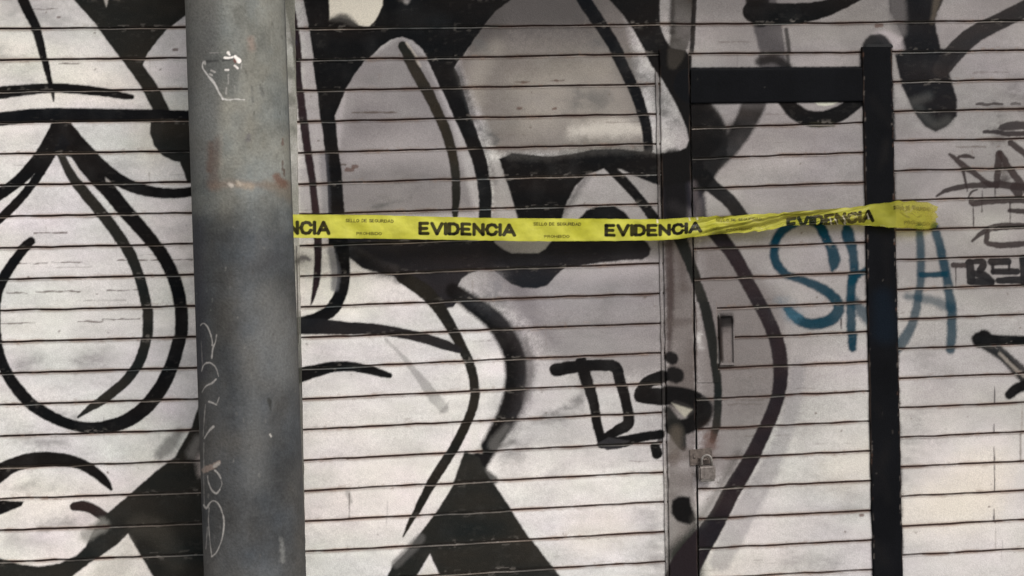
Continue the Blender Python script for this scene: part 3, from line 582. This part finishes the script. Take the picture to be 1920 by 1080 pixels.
# folded edge trim of the wide shutter beside the lock post
flat_grid('edge_trim', lambda y: XS(y) - 4.5, lambda y: XS(y) + .5, 135, 1400, .006, m_post, sh_mid, side=.010,
          tint=lambda X, Y, c: c * .6 + np.array([.22, .20, .19]) * .4 * (c.mean(-1, keepdims=True) * 1.2 + .2))

# ------------------------------------------------------------------ wicket door
door = tag(empty('steel_door', tuple(wpt(1450, 1352) * 1)), 'slatted steel door framed by a black top bar and black post, sprayed with a blue tag', 'door')
flat_grid('lock_post', lambda y: XS(y) + 3.5, lambda y: 1298 + .0175 * (y - 467), 92, 1400, .009, m_post, door, side=.02)
slat_panel('door_leaf', 'door', lambda y: 1300.5 + .0175 * (y - 467), lambda y: XP(y) + 14, -1, 22, door, m_slat, base_depth=.004, seed=51, keepf=lambda X, Y: Y > 150)
lockplate = flat_grid('lock_plate', lambda y: 1302 + .0175 * (y - 467), lambda y: 1346 + .0175 * (y - 640), 566, 716, .0075, m_post, door, side=.006)
def bar_cv():
    c = Canvas(1240, 60, 1720, 1420); c.bl = CV.bl
    nn = fbm(c.h, c.w, 60, 90, 5)[..., None]
    c.c[:] = np.array([.0046, .0049, .0060]) * (.7 + nn * .7)
    for i in range(60):
        x0 = rng.uniform(1300, 1690); y0 = rng.uniform(80, 1090)
        c.stroke([(x0, y0), (x0 + rng.uniform(-2, 2), y0 + rng.uniform(-6, 6))], rng.uniform(.4, 1.1), (.06, .055, .05), rng.uniform(.2, .7), soft=1.5)
    for i in range(90):
        e_ = rng.random(); y0 = rng.uniform(90, 1090); x0 = (1622 + .0215 * (y0 - 330)) + (rng.uniform(.5, 3) if e_ < .5 else rng.uniform(52, 55))
        c.stroke([(x0, y0), (x0, y0 + rng.uniform(1, 9))], rng.uniform(.4, 1.2), (.12, .105, .095) if rng.random() < .6 else (.09, .05, .035), rng.uniform(.3, .8), soft=1.4)
    for i in range(14):
        y0 = rng.uniform(150, 1050); c.stroke([(1650 + rng.uniform(-18, 18), y0), (1655 + rng.uniform(-18, 18), y0 + rng.uniform(20, 80))], rng.uniform(3, 8), (.012, .011, .011), rng.uniform(.15, .35), soft=20)
    c.stroke([(1655, 560), (1660, 620)], [18, 24], (.005, .012, .022), .4, soft=30)
    return c
BC = bar_cv()
def hbar():
    xs = np.arange(1296, 1632, 2.0); v = np.r_[0, 0, .02, np.linspace(.05, .95, 26), .98, 1, 1]; dz = np.r_[-.02, -.0018, -.0004, np.zeros(26), -.0004, -.0018, -.02]
    X = xs[None, :] + 0 * v[:, None]; top = 129 - (X - 1300) * .008; bot = 194 - (X - 1300) * .012
    Y = top + (bot - top) * v[:, None]
    Pw = wall(X, Y, .0105); Pw[..., 1] -= dz[:, None] + (CV.sample(X, Y, DENT) - .5) * .0016
    rgb = BC.sample(X, Y); rgba = np.concatenate([rgb, np.ones_like(rgb[..., :1])], -1)
    return link('top_bar', grid_mesh('top_bar', Pw, rgba), m_post, door)
hbar()
flat_grid('hinge_post', XP, lambda y: XP(y) + 55.5, 88, 1400, .013, m_post, door, side=.02, cv=BC)
chart_box('post_cap', [(1618, 90), (1673, 90), (1670, 83), (1622, 84)], 0, .0125, m_black, door, .002)
# pull handle: a shallow boxed cup
h = tag(empty('handle'), None)
h.location = wpt(1360, 636); h.parent = door; h.matrix_parent_inverse = Matrix.Translation(-Vector(door.location))
col.objects.unlink(h); bpy.data.objects.remove(h)
def cup():
    bm = bmesh.new()
    def q(x, y, d): p = wpt(x, y); return bm.verts.new((p.x, p.y - d, p.z))
    O = [(1346, 589), (1374, 588), (1376.5, 683), (1348.5, 684)]; I = [(1349, 593), (1371.5, 592), (1373.5, 679), (1352, 680)]
    ob = [q(x, y, .004) for x, y in O]; of = [q(x, y, .015) for x, y in O]; if_ = [q(x, y, .015) for x, y in I]; ib = [q(x, y, .007) for x, y in I]
    for i in range(4):
        j = (i + 1) % 4
        for a, b in ((ob, of), (of, if_), (if_, ib)): bm.faces.new((a[i], a[j], b[j], b[i]))
    bm.faces.new(ib)
    bmesh.ops.recalc_face_normals(bm, faces=bm.faces)
    bmesh.ops.bevel(bm, geom=[e for e in bm.edges if not e.is_boundary], offset=.0012, segments=2, affect='EDGES')
    bmesh.ops.subdivide_edges(bm, edges=bm.edges[:], cuts=14, use_grid_fill=True)
    me = bpy.data.meshes.new('handle'); bm.to_mesh(me); bm.free()
    V = np.array([v.co for v in me.vertices]); x, y = chart(V); rgb = CV.sample(x, y)
    a = me.attributes.new('paint', 'FLOAT_COLOR', 'POINT'); a.data.foreach_set('color', np.c_[rgb, np.ones(len(rgb))].astype(np.float32).ravel())
    return link('handle', me, m_post, door)
cup()
# hasp with its staple
hasp = chart_box('hasp', [(1292, 872), (1334, 868), (1333, 838), (1291, 842)], .008, .0135, m_rust, door, .0015)
cp = wpt(1316, 856); 
def arc(cx, cz, y, rx, rz, a0, a1, n): return [(cx + rx * math.cos(a), y, cz + rz * math.sin(a)) for a in np.linspace(a0, a1, n)]
st = tube('staple', [(cp.x + .012 * math.cos(a) , cp.y - .012 - .018 * math.sin(a), cp.z - .002) for a in np.linspace(0, math.pi, 12)], .0032, m_rust, door, 8)
st.parent = hasp; st.matrix_parent_inverse = Matrix.Identity(4)
for ox in (-.026, .026):
    b = tube('rivet', [(cp.x + ox, cp.y - .0125, cp.z + .002), (cp.x + ox, cp.y - .0155, cp.z + .002), (cp.x + ox, cp.y - .0168, cp.z + .002)], [.0045, .0042, .002], m_rust, door, 10)
    b.parent = hasp; b.matrix_parent_inverse = Matrix.Identity(4)
# padlock hanging in the staple
pl = tag(empty('padlock', tuple(wpt(1321, 895) + Vector((0, -.03, 0)))), 'small worn padlock hanging on the rusty hasp of the slatted door', 'padlock')
pc = wpt(1321, 880)
def lockbody():
    w2, h2, t2 = .025, .021, .010
    cs = []
    for s in (-1, 1):
        for (a, b) in ((-1, -1), (1, -1), (1, 1), (-1, 1)): cs.append((pc.x + a * w2, pc.y - .030 + s * t2, pc.z + b * h2 - .003))
    return hull_box('lock_body', cs, m_brass, pl, .004, 3)
lockbody()
tube('shackle', [(pc.x - .015, pc.y - .030, pc.z + .014)] + arc(pc.x, pc.z + .034, pc.y - .030, .015, .016, math.pi, 0, 14) + [(pc.x + .015, pc.y - .030, pc.z + .014)], .0038, m_steel, pl, 10)
cs = [(pc.x + a * .0215, pc.y - .030 + s * .0085, pc.z - .024 + b * .004) for s in (-1, 1) for (a, b) in ((-1, -1), (1, -1), (1, 1), (-1, 1))]
hull_box('base_plate', cs, m_steel, pl, .001, 1)

# ------------------------------------------------------------------ pole
def build_pole():
    off = .33; yc = -off
    a0 = wall(np.array(441.), np.array(0.), off); a1 = wall(np.array(479.), np.array(1080.), off)
    ax = (a1 - a0) / (a0[2] - a1[2])                # drift per metre downwards
    PC = Canvas(320, -360, 620, 1700); PC.bl = CV.bl
    H, Wd = PC.h, PC.w; n4 = fbm(H, Wd, 50, 70, 4)
    yy = (np.arange(H) + PC.y0)[:, None]; 
    e = fbm(H, Wd, 60, 26, 4); band = yy + (e - .5) * 60
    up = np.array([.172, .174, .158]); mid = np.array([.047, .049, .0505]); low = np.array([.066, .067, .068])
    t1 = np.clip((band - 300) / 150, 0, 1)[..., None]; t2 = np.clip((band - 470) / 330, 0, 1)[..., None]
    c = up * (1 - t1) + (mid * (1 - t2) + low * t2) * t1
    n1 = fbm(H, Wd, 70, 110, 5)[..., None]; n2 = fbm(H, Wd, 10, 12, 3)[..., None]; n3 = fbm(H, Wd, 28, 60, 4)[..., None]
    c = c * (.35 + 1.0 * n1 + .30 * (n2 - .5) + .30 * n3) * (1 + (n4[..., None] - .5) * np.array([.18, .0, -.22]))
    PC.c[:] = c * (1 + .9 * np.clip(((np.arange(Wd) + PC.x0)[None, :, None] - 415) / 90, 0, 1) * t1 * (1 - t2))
    q = PC.stroke
    # left side of the top: darker grey coat, with the side's shading painted in
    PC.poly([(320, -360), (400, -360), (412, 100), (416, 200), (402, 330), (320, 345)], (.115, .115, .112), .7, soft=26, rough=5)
    q([(440, 0), (455, 240)], [20, 20], (.20, .20, .185), .25, soft=40)
    for (pts, r, cc, a, sf) in (
        ([(408, 262), (404, 300), (398, 345)], [6, 9, 11], (.10, .062, .048), .45, 16), ([(395, 270), (392, 320)], 5, (.10, .06, .045), .5, 12),
        ([(400, 350), (430, 344), (480, 346), (540, 348)], [8, 7, 6, 8], (.17, .125, .10), .5, 14), ([(518, 332), (530, 345)], [7, 9], (.13, .065, .045), .75, 9),
        ([(446, 345), (470, 350)], 6, (.32, .26, .20), .55, 10), ([(430, 345), (436, 348)], 4, (.5, .45, .40), .7, 5), ([(445, 340), (452, 346)], 3, (.45, .40, .34), .5, 5),
        ([(500, 345), (545, 365)], [8, 12], (.17, .14, .11), .5, 18), ([(445, 20), (450, 40)], 9, (.10, .10, .09), .5, 12), ([(470, 75), (472, 90)], 6, (.26, .17, .14), .4, 12),
        ([(466, 255), (466, 262)], 4, (.10, .09, .10), .6, 8), ([(530, 300), (530, 318)], 1.3, (.09, .06, .05), .7, 2), ([(533, 318), (533, 330)], 1.3, (.08, .05, .04), .7, 2), ([(530, 260), (530, 272)], 1.2, (.12, .06, .05), .6, 2),
        ([(490, 165), (494, 180)], 2.5, (.10, .10, .095), .6, 5), ([(472, 162), (474, 190)], 2, (.10, .10, .095), .6, 4),
        ([(480, 500), (520, 480)], [18, 14], (.055, .054, .056), .5, 36), ([(500, 560), (530, 700)], [30, 30], (.15, .15, .145), .45, 60),
        ([(505, 750), (507, 768)], [4, 2], (.03, .03, .028), .85, 5), ([(506, 815), (508, 817)], 2, (.45, .43, .40), .8, 2), ([(528, 1010), (530, 1050)], [2, 4], (.24, .24, .23), .5, 10),
        ([(415, 250), (415, 300), (413, 330)], [2, 3, 2], (.3, .28, .24), .3, 8), ([(473, 640), (478, 900)], [14, 20], (.16, .16, .155), .35, 50), ([(368, 420), (376, 700)], [12, 12], (.045, .045, .055), .5, 24)):
        q(pts, r, cc, a, soft=sf, rough=2.5)
    for i in range(420):
        x0 = rng.uniform(330, 600); y0 = rng.uniform(-60, 1150); d = rng.uniform(.4, 1.8)
        q([(x0, y0), (x0 + rng.uniform(-1, 1), y0 + rng.uniform(0, 7))], d, (.05, .045, .04) if rng.random() < .75 else (.20, .195, .18), rng.uniform(.1, .4), soft=2)
    W = (.42, .40, .38); W2 = (.85, .80, .76)
    sc_ = PC.a.copy()
    L = lambda pts, r=1.05, a=.72, c=W: q(pts, r, c, a, soft=1.6, rough=.9)
    L([(376,610),(381,606),(388,611),(394,624),(398,639),(398,647)]); L([(406,628),(404,641),(399,654),(397,672)], [.7,1.2,1.6,1])
    L([(378,696),(381,686),(388,680),(396,681),(405,690),(410,706)], [.6,1,1.4,1.4,1.2,.8]); L([(405,711),(398,718),(386,724),(379,735)], [1.6,1.5,1.1,.8]); L([(392,753),(400,756),(406,759)], 1.4); L([(411,745),(407,756),(404,758)], .9, .5)
    L([(385,758),(383,785),(381,818)], .8, .4); L([(400,800),(392,808),(383,822)], [2,1.6,1], .75); q([(383,883),(396,876),(410,868)], [5,5,3.5], (.27,.21,.18), .8, soft=5, rough=3); q([(402,874),(410,869)], 3, (.36,.34,.31), .8, soft=3)
    L([(403,882),(410,889),(414,897)], [1.6,1.4,1.1]); L([(389,892),(391,905),(398,920),(406,925),(412,918)], [.7,1.1,1.4,1.5,1.1]); L([(414,897),(416,908),(412,918)], .7, .4)
    L([(382,947),(387,953),(393,944),(399,939),(407,942),(413,951),(418,965),(420,982),(417,1007),(411,1025),(404,1038),(397,1043)], [1,1.9,1.4,1.2,1.2,1.1,1,1.2,1.1,.9,1.1,1.6]); L([(397,1043),(394,1017),(391,981),(392,952)], [1,.7,.9,.8], .6); L([(389,988),(386,1029)], .6, .4)
    L([(382,830),(382,900),(383,945)], .8, .3); L([(377,640),(380,690)], .7, .25)
    PC.poly([(384,105),(440,98),(455,112),(446,150),(440,186),(420,184),(400,152),(384,128)], (.085,.088,.085), .55, soft=14, rough=3)
    L([(381,116),(380,126),(389,141),(398,151),(403,158),(411,174),(418,186)], [1,1.2,1.4,2.4,1.8,1.3,1.4], .85, (.55,.53,.51)); L([(418,186),(430,187),(440,186),(459,187)], [1.5,1.1,1.2,1.2], .8, (.55,.53,.51))
    L([(421,108),(428,109),(436,107)], [2,2.2,1.5], .95, W2); L([(428,99),(431,103)], [2.6,1.8], .95, W2); L([(441,106),(448,114)], [2.4,4.6], .95, W2); L([(440,123),(446,128)], 1.8, .85, W2); L([(453,120),(452,128)], 1, .5)
    L([(422,131),(428,131)], [1.2,1.8], .85, W2); L([(396,132),(403,135)], 1.6, .7); L([(393,139),(397,141)], 1.8, .7); L([(428,140),(428,157)], 1.1, .5); L([(424,165),(424,176)], 1.1, .5); L([(440,160),(441,172)], .8, .35)
    L([(393,99),(416,99)], .8, .35); L([(384,116),(384,120)], 2, .8); q([(388,115),(408,114)], 2.2, (.03,.03,.03), .7, soft=4); q([(418,113),(432,112)], 1.6, (.03,.03,.03), .8, soft=3); q([(440,113),(441,116)], 2.5, (.13,.05,.04), .8, soft=3)
    # cylinder
    zt, zb = 4.2, -.02
    hs_ = np.r_[np.linspace(zt, 2.3, 20), np.linspace(2.28, .45, 860), np.linspace(.43, zb, 12)]
    th = np.r_[np.linspace(-math.pi, -.05, 240), np.linspace(0, math.pi, 40)]      # front half (towards -Y) fine
    cx = a0[0] + ax[0] * (a0[2] - hs_)
    # apparent half-width 92 px -> radius at the pole's distance
    dist = (D - off); rad = (91.5 + (a0[2] - hs_) * 1.3) * dist / F * .985
    rad = np.clip(rad, .13, .16)
    th_j = np.array([math.sin(3 * t) * .0008 for t in th])
    X = cx[:, None] + (rad[:, None] + th_j[None]) * np.cos(th)[None]; Yv = yc + (rad[:, None] + th_j[None]) * np.sin(th)[None]
    Pp = np.stack([X, Yv, hs_[:, None] + 0 * X], -1)
    u, v = chart(Pp)
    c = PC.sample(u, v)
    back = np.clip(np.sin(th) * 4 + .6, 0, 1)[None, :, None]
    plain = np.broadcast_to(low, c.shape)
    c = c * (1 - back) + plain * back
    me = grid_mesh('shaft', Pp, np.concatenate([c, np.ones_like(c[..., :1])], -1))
    root = tag(empty('utility_pole', (float(cx[-1]), yc, 0)), 'thick grey metal pole with scratched white marks and a rusty band, standing before the shutters', 'pole')
    link('shaft', me, m_pole, root)
    bm = bmesh.new(); bmesh.ops.create_cone(bm, cap_ends=True, segments=48, radius1=.21, radius2=.20, depth=.03)
    bmesh.ops.translate(bm, verts=bm.verts, vec=(float(cx[-1]), yc, .022)); me = bpy.data.meshes.new('base_flange'); bm.to_mesh(me); bm.free()
    link('base_flange', me, m_rust, root)
build_pole()

# ------------------------------------------------------------------ evidence tape
YEL = (.54, .525, .05)
TV = Canvas(380, 0, 1780, 50, 2.0); TV.bl = fbm(TV.h, TV.w, 60, 30)
nn = fbm(TV.h, TV.w, 120, 50, 5)[..., None]; n5 = fbm(TV.h, TV.w, 24, 18, 3)[..., None]
TV.c[:] = np.array(YEL) * (.55 + .62 * nn + .26 * n5)
TV.c[:, :, 2] *= (.6 + 1.4 * nn[..., 0])
GLY = {  # block letters on a 1 x 1 cell: list of polylines
 'E': (.78, [[(0,0),(0,1)],[(0,0),(.9,0)],[(0,.5),(.8,.5)],[(0,1),(.95,1)]]), 'V': (.95, [[(0,0),(.5,1)],[(1,0),(.5,1)]]), 'I': (.0, [[(0,0),(0,1)]]),
 'D': (.85, [[(0,0),(0,1)],[(0,0),(.5,0),(.85,.15),(1,.5),(.85,.85),(.5,1),(0,1)]]), 'N': (.85, [[(0,1),(0,0)],[(0,0),(1,1)],[(1,1),(1,0)]]),
 'C': (.92, [[(1,.25),(.82,.05),(.5,0),(.18,.1),(0,.5),(.18,.9),(.5,1),(.82,.95),(1,.72)]]), 'A': (1.0, [[(0,1),(.5,0)],[(.5,0),(1,1)],[(.22,.68),(.78,.68)]]),
 'S': (.75, [[(1,.15),(.7,0),(.3,0),(0,.2),(.2,.45),(.8,.55),(1,.8),(.7,1),(.3,1),(0,.85)]]), 'L': (.7, [[(0,0),(0,1),(1,1)]]), 'O': (.95, [[(.5,0),(.1,.2),(0,.5),(.1,.8),(.5,1),(.9,.8),(1,.5),(.9,.2),(.5,0)]]),
 'G': (.95, [[(1,.2),(.5,0),(.1,.2),(0,.5),(.1,.8),(.5,1),(1,.85),(1,.55),(.6,.55)]]), 'U': (.85, [[(0,0),(0,.8),(.3,1),(.7,1),(1,.8),(1,0)]]), 'R': (.85, [[(0,1),(0,0),(.7,0),(.9,.25),(.7,.5),(0,.5)],[(.5,.5),(1,1)]]),
 'P': (.8, [[(0,1),(0,0),(.7,0),(.95,.25),(.7,.52),(0,.52)]]), 'H': (.85, [[(0,0),(0,1)],[(1,0),(1,1)],[(0,.5),(1,.5)]]), 'B': (.85, [[(0,0),(0,1),(.8,1),(1,.75),(.7,.5),(0,.5)],[(0,0),(.7,0),(.9,.25),(.7,.5)]]), ' ': (.5, [])}
def word(cv, txt, x0, x1, y0, y1, r, colr, a=.97):
    ws = [GLY[ch][0] for ch in txt]; gap = .36
    tot = sum(ws) + gap * (len(txt) - 1); k_ = (x1 - x0 - 2 * r) / tot; x = x0 + r
    for ch, w_ in zip(txt, ws):
        for pl_ in GLY[ch][1]:
            pts = [(x + p[0] * w_ * k_, y0 + r + p[1] * (y1 - y0 - 2 * r)) for p in pl_]
            for i in range(len(pts) - 1): cv.stroke([pts[i], pts[i + 1]], r, colr, a, soft=.8, rough=.15)
        x += (w_ + gap) * k_
INK = (.006, .005, .003)
for xe in (436, 784, 1133, 1474):
    x1 = xe + (184 if xe < 1400 else 166)
    word(TV, 'EVIDENCIA', xe, x1, 13 if xe < 700 else 11.5, 43 if xe < 700 else 40, 3.6, INK)
OLI = (.075, .068, .01)
for xs_, ln in ((648, 90), (1000, 90), (1342, 86), (1675, 70)):
    word(TV, 'SELLO DE SEGURIDAD', xs_, xs_ + ln, 9, 16, .75, OLI, .9); word(TV, 'PROHIBIDO', xs_ + 20, xs_ + 68, 35.5, 42, .75, OLI, .75)
for i in range(46):
    x0 = rng.uniform(1290, 1760); y0 = rng.uniform(2, 48); q = rng.uniform(4, 20)
    TV.stroke([(x0, y0), (x0 + q * .6, y0 + rng.uniform(-7, 7)), (x0 + q, y0 + rng.uniform(-9, 9))], rng.uniform(.4, 1.3), (.22, .20, .02) if rng.random() < .6 else (.62, .56, .25), rng.uniform(.3, .75), soft=2)
for x0, y0, x1, y1 in ((1556, 20, 1560, 44), (1565, 24, 1571, 40), (1580, 20, 1586, 34), (1583, 34, 1586, 49), (1626, 20, 1629, 32), (1292, 0, 1294, 8), (1232, 0, 1233, 8), (1306, 0, 1308, 7)):  # glints off the tape's creases, painted in as pale strokes
    TV.stroke([(x0, y0), (x1, y1)], [.8, 1.4], (.85, .78, .62), .95, soft=1.3)
TOPX = [380, 548, 700, 800, 960, 1100, 1240, 1290, 1330, 1360, 1400, 1440, 1480, 1515, 1570, 1624, 1660, 1690, 1720, 1745, 1756]
TOPY = [395, 402, 403, 406, 409, 410, 411, 408, 405, 405, 403, 400, 398, 395, 390, 385, 379, 376, 377, 382, 388]
BOTX = [380, 548, 700, 850, 1000, 1150, 1200, 1225, 1250, 1300, 1340, 1380, 1440, 1468, 1500, 1560, 1627, 1684, 1730, 1756]
BOTY = [440, 446, 447.5, 450, 452.5, 452, 451, 451.5, 450, 445.5, 440, 437, 432, 425, 422, 422, 422.5, 427, 430, 429]
TN = fbm(TV.h, TV.w, 60, 30, 4).astype(np.float32)
def tape():
    us = np.arange(400, 1757, 1.25); vv = np.linspace(0, 1, 40)
    top = np.interp(us, TOPX, TOPY); bot = np.interp(us, BOTX, BOTY)
    ker = np.ones(13) / 13; 
    top = np.convolve(np.pad(top, 6, 'edge'), ker, 'valid'); bot = np.convolve(np.pad(bot, 6, 'edge'), ker, 'valid')
    r0 = np.random.default_rng(5)
    jag = np.interp(us, np.arange(380, 1800, 9), r0.normal(0, .8, len(np.arange(380, 1800, 9))))
    amp = np.interp(us, [400, 1270, 1310, 1756], [.25, .3, 1, 1.3])
    top = top + jag * amp; bot = bot + np.roll(jag, 57) * amp
    U = us[None, :] + 0 * vv[:, None]; V = vv[:, None]
    Y = top[None] + (bot - top)[None] * V
    # right end cut: ragged
    X = U + np.where(U > 1740, (np.sin(V * 17) * 2.2 + np.sin(V * 41) * 1.2) * np.clip((U - 1740) / 16, 0, 1), 0)
    dep = np.interp(us, [400, 470, 548, 800, 1240, 1300, 1500, 1630, 1680, 1756], [.20, .165, .125, .075, .045, .040, .034, .036, .032, .010])[None] + 0 * V
    wr = r0.random(6)
    kx = np.interp(us, [400, 1240, 1330, 1756], [.9, .9, 1.2, 1.0])[None]
    dep = dep + kx * (.0018 * np.sin(U / 23 + V * 3) + .0014 * np.sin(U / 9.5 - V * 5 + 1) + .0016 * np.sin(U / 57 + V * 2.2))
    fold = np.clip((U - 1290) / 60, 0, 1) * np.clip((1640 - U) / 50, 0, 1)
    dep = dep + fold * (.010 * np.sin(V * 6.5 + U / 38) + .006 * np.abs(np.sin(V * 11 + U / 21)))
    P3 = np.empty(X.shape + (3,))
    d = (X - 960)[..., None] * R2 + (-(Y - 540) + SH)[..., None] * U2 + F * FW
    t = (D - dep) / d[..., 1]; P3[:] = d * t[..., None]; P3[..., 1] -= D; P3[..., 2] += CAMZ
    # the folded-over stretch shows only part of the print
    vs_ = V + 0 * U
    f2 = np.clip((U - 1400) / 70, 0, 1) * np.clip((1660 - U) / 60, 0, 1)
    vs_ = vs_ * (1 - f2 * np.interp(us, [1400, 1480, 1560, 1650], [.3, .42, .22, 0])[None])
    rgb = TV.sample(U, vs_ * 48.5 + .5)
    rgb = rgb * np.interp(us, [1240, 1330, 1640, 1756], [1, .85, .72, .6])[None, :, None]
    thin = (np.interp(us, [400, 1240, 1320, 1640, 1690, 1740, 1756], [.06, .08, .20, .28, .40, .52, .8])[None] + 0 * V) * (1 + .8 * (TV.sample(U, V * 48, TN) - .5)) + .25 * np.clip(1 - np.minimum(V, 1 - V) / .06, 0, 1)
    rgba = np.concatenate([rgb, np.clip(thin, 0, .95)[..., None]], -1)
    m, n, b = mat_new('yellow_plastic_tape')
    at = n.nodes.new('ShaderNodeAttribute'); at.attribute_name = 'paint'
    b.inputs['Roughness'].default_value = .36; b.inputs['Specular IOR Level'].default_value = .18
    tr = n.nodes.new('ShaderNodeBsdfTranslucent'); tp = n.nodes.new('ShaderNodeBsdfTransparent'); tp.inputs[0].default_value = (1, .93, .35, 1)
    m1 = n.nodes.new('ShaderNodeMixShader'); m1.inputs[0].default_value = .18; m2 = n.nodes.new('ShaderNodeMixShader'); m2.inputs[0].default_value = .14
    n.links.new(at.outputs['Color'], b.inputs['Base Color']); n.links.new(at.outputs['Color'], tr.inputs['Color'])
    ou = n.nodes['Material Output']
    n.links.new(b.outputs[0], m1.inputs[1]); n.links.new(tr.outputs[0], m1.inputs[2]); n.links.new(m1.outputs[0], m2.inputs[1]); n.links.new(tp.outputs[0], m2.inputs[2]); n.links.new(m2.outputs[0], ou.inputs[0]); n.links.new(at.outputs['Alpha'], m2.inputs[0])
    tc = n.nodes.new('ShaderNodeTexCoord'); ns = n.nodes.new('ShaderNodeTexNoise'); ns.inputs['Scale'].default_value = 90; ns.inputs['Detail'].default_value = 4
    bp = n.nodes.new('ShaderNodeBump'); bp.inputs['Strength'].default_value = .5; bp.inputs['Distance'].default_value = .002
    n.links.new(tc.outputs['Object'], ns.inputs['Vector']); n.links.new(ns.outputs['Fac'], bp.inputs['Height']); n.links.new(bp.outputs[0], b.inputs['Normal'])
    o = link('evidence_tape', grid_mesh('evidence_tape', P3, rgba), m)
    tag(o, 'yellow plastic tape printed EVIDENCIA stretched from behind the pole across the door', 'tape')
tape()

# ------------------------------------------------------------------ street side: pavement, road, the building round the shutters
def slab(name, x0, x1, y0, y1, z0, z1, mat, kind=None):
    cs = [(x0, y0, z0), (x1, y0, z0), (x1, y0, z1), (x0, y0, z1), (x0, y1, z0), (x1, y1, z0), (x1, y1, z1), (x0, y1, z1)]
    o = hull_box(name, cs, mat, None, 0)
    if kind: o['kind'] = kind
    return o
slab('pavement', -30, 30, -2.6, 6, -.4, 0, m_pave, 'structure')
slab('road', -200, 200, -200, -2.604, -.6, -.13, m_asphalt, 'structure')
hb = slab('added_shade_box', -6, 6, -.34, .088, 2.62, 3.02, m_steel)  # added box out of view, darkens the top of the shutters
tag(hb, 'unseen grey metal box added over the roller shutters to shade their tops', 'shade box')
bw = slab('building_wall', -12, 12, .09, .4, 0, 5.5, m_stucco)
tag(bw, 'plain grey rendered shop wall behind and above the roller shutters', 'wall')
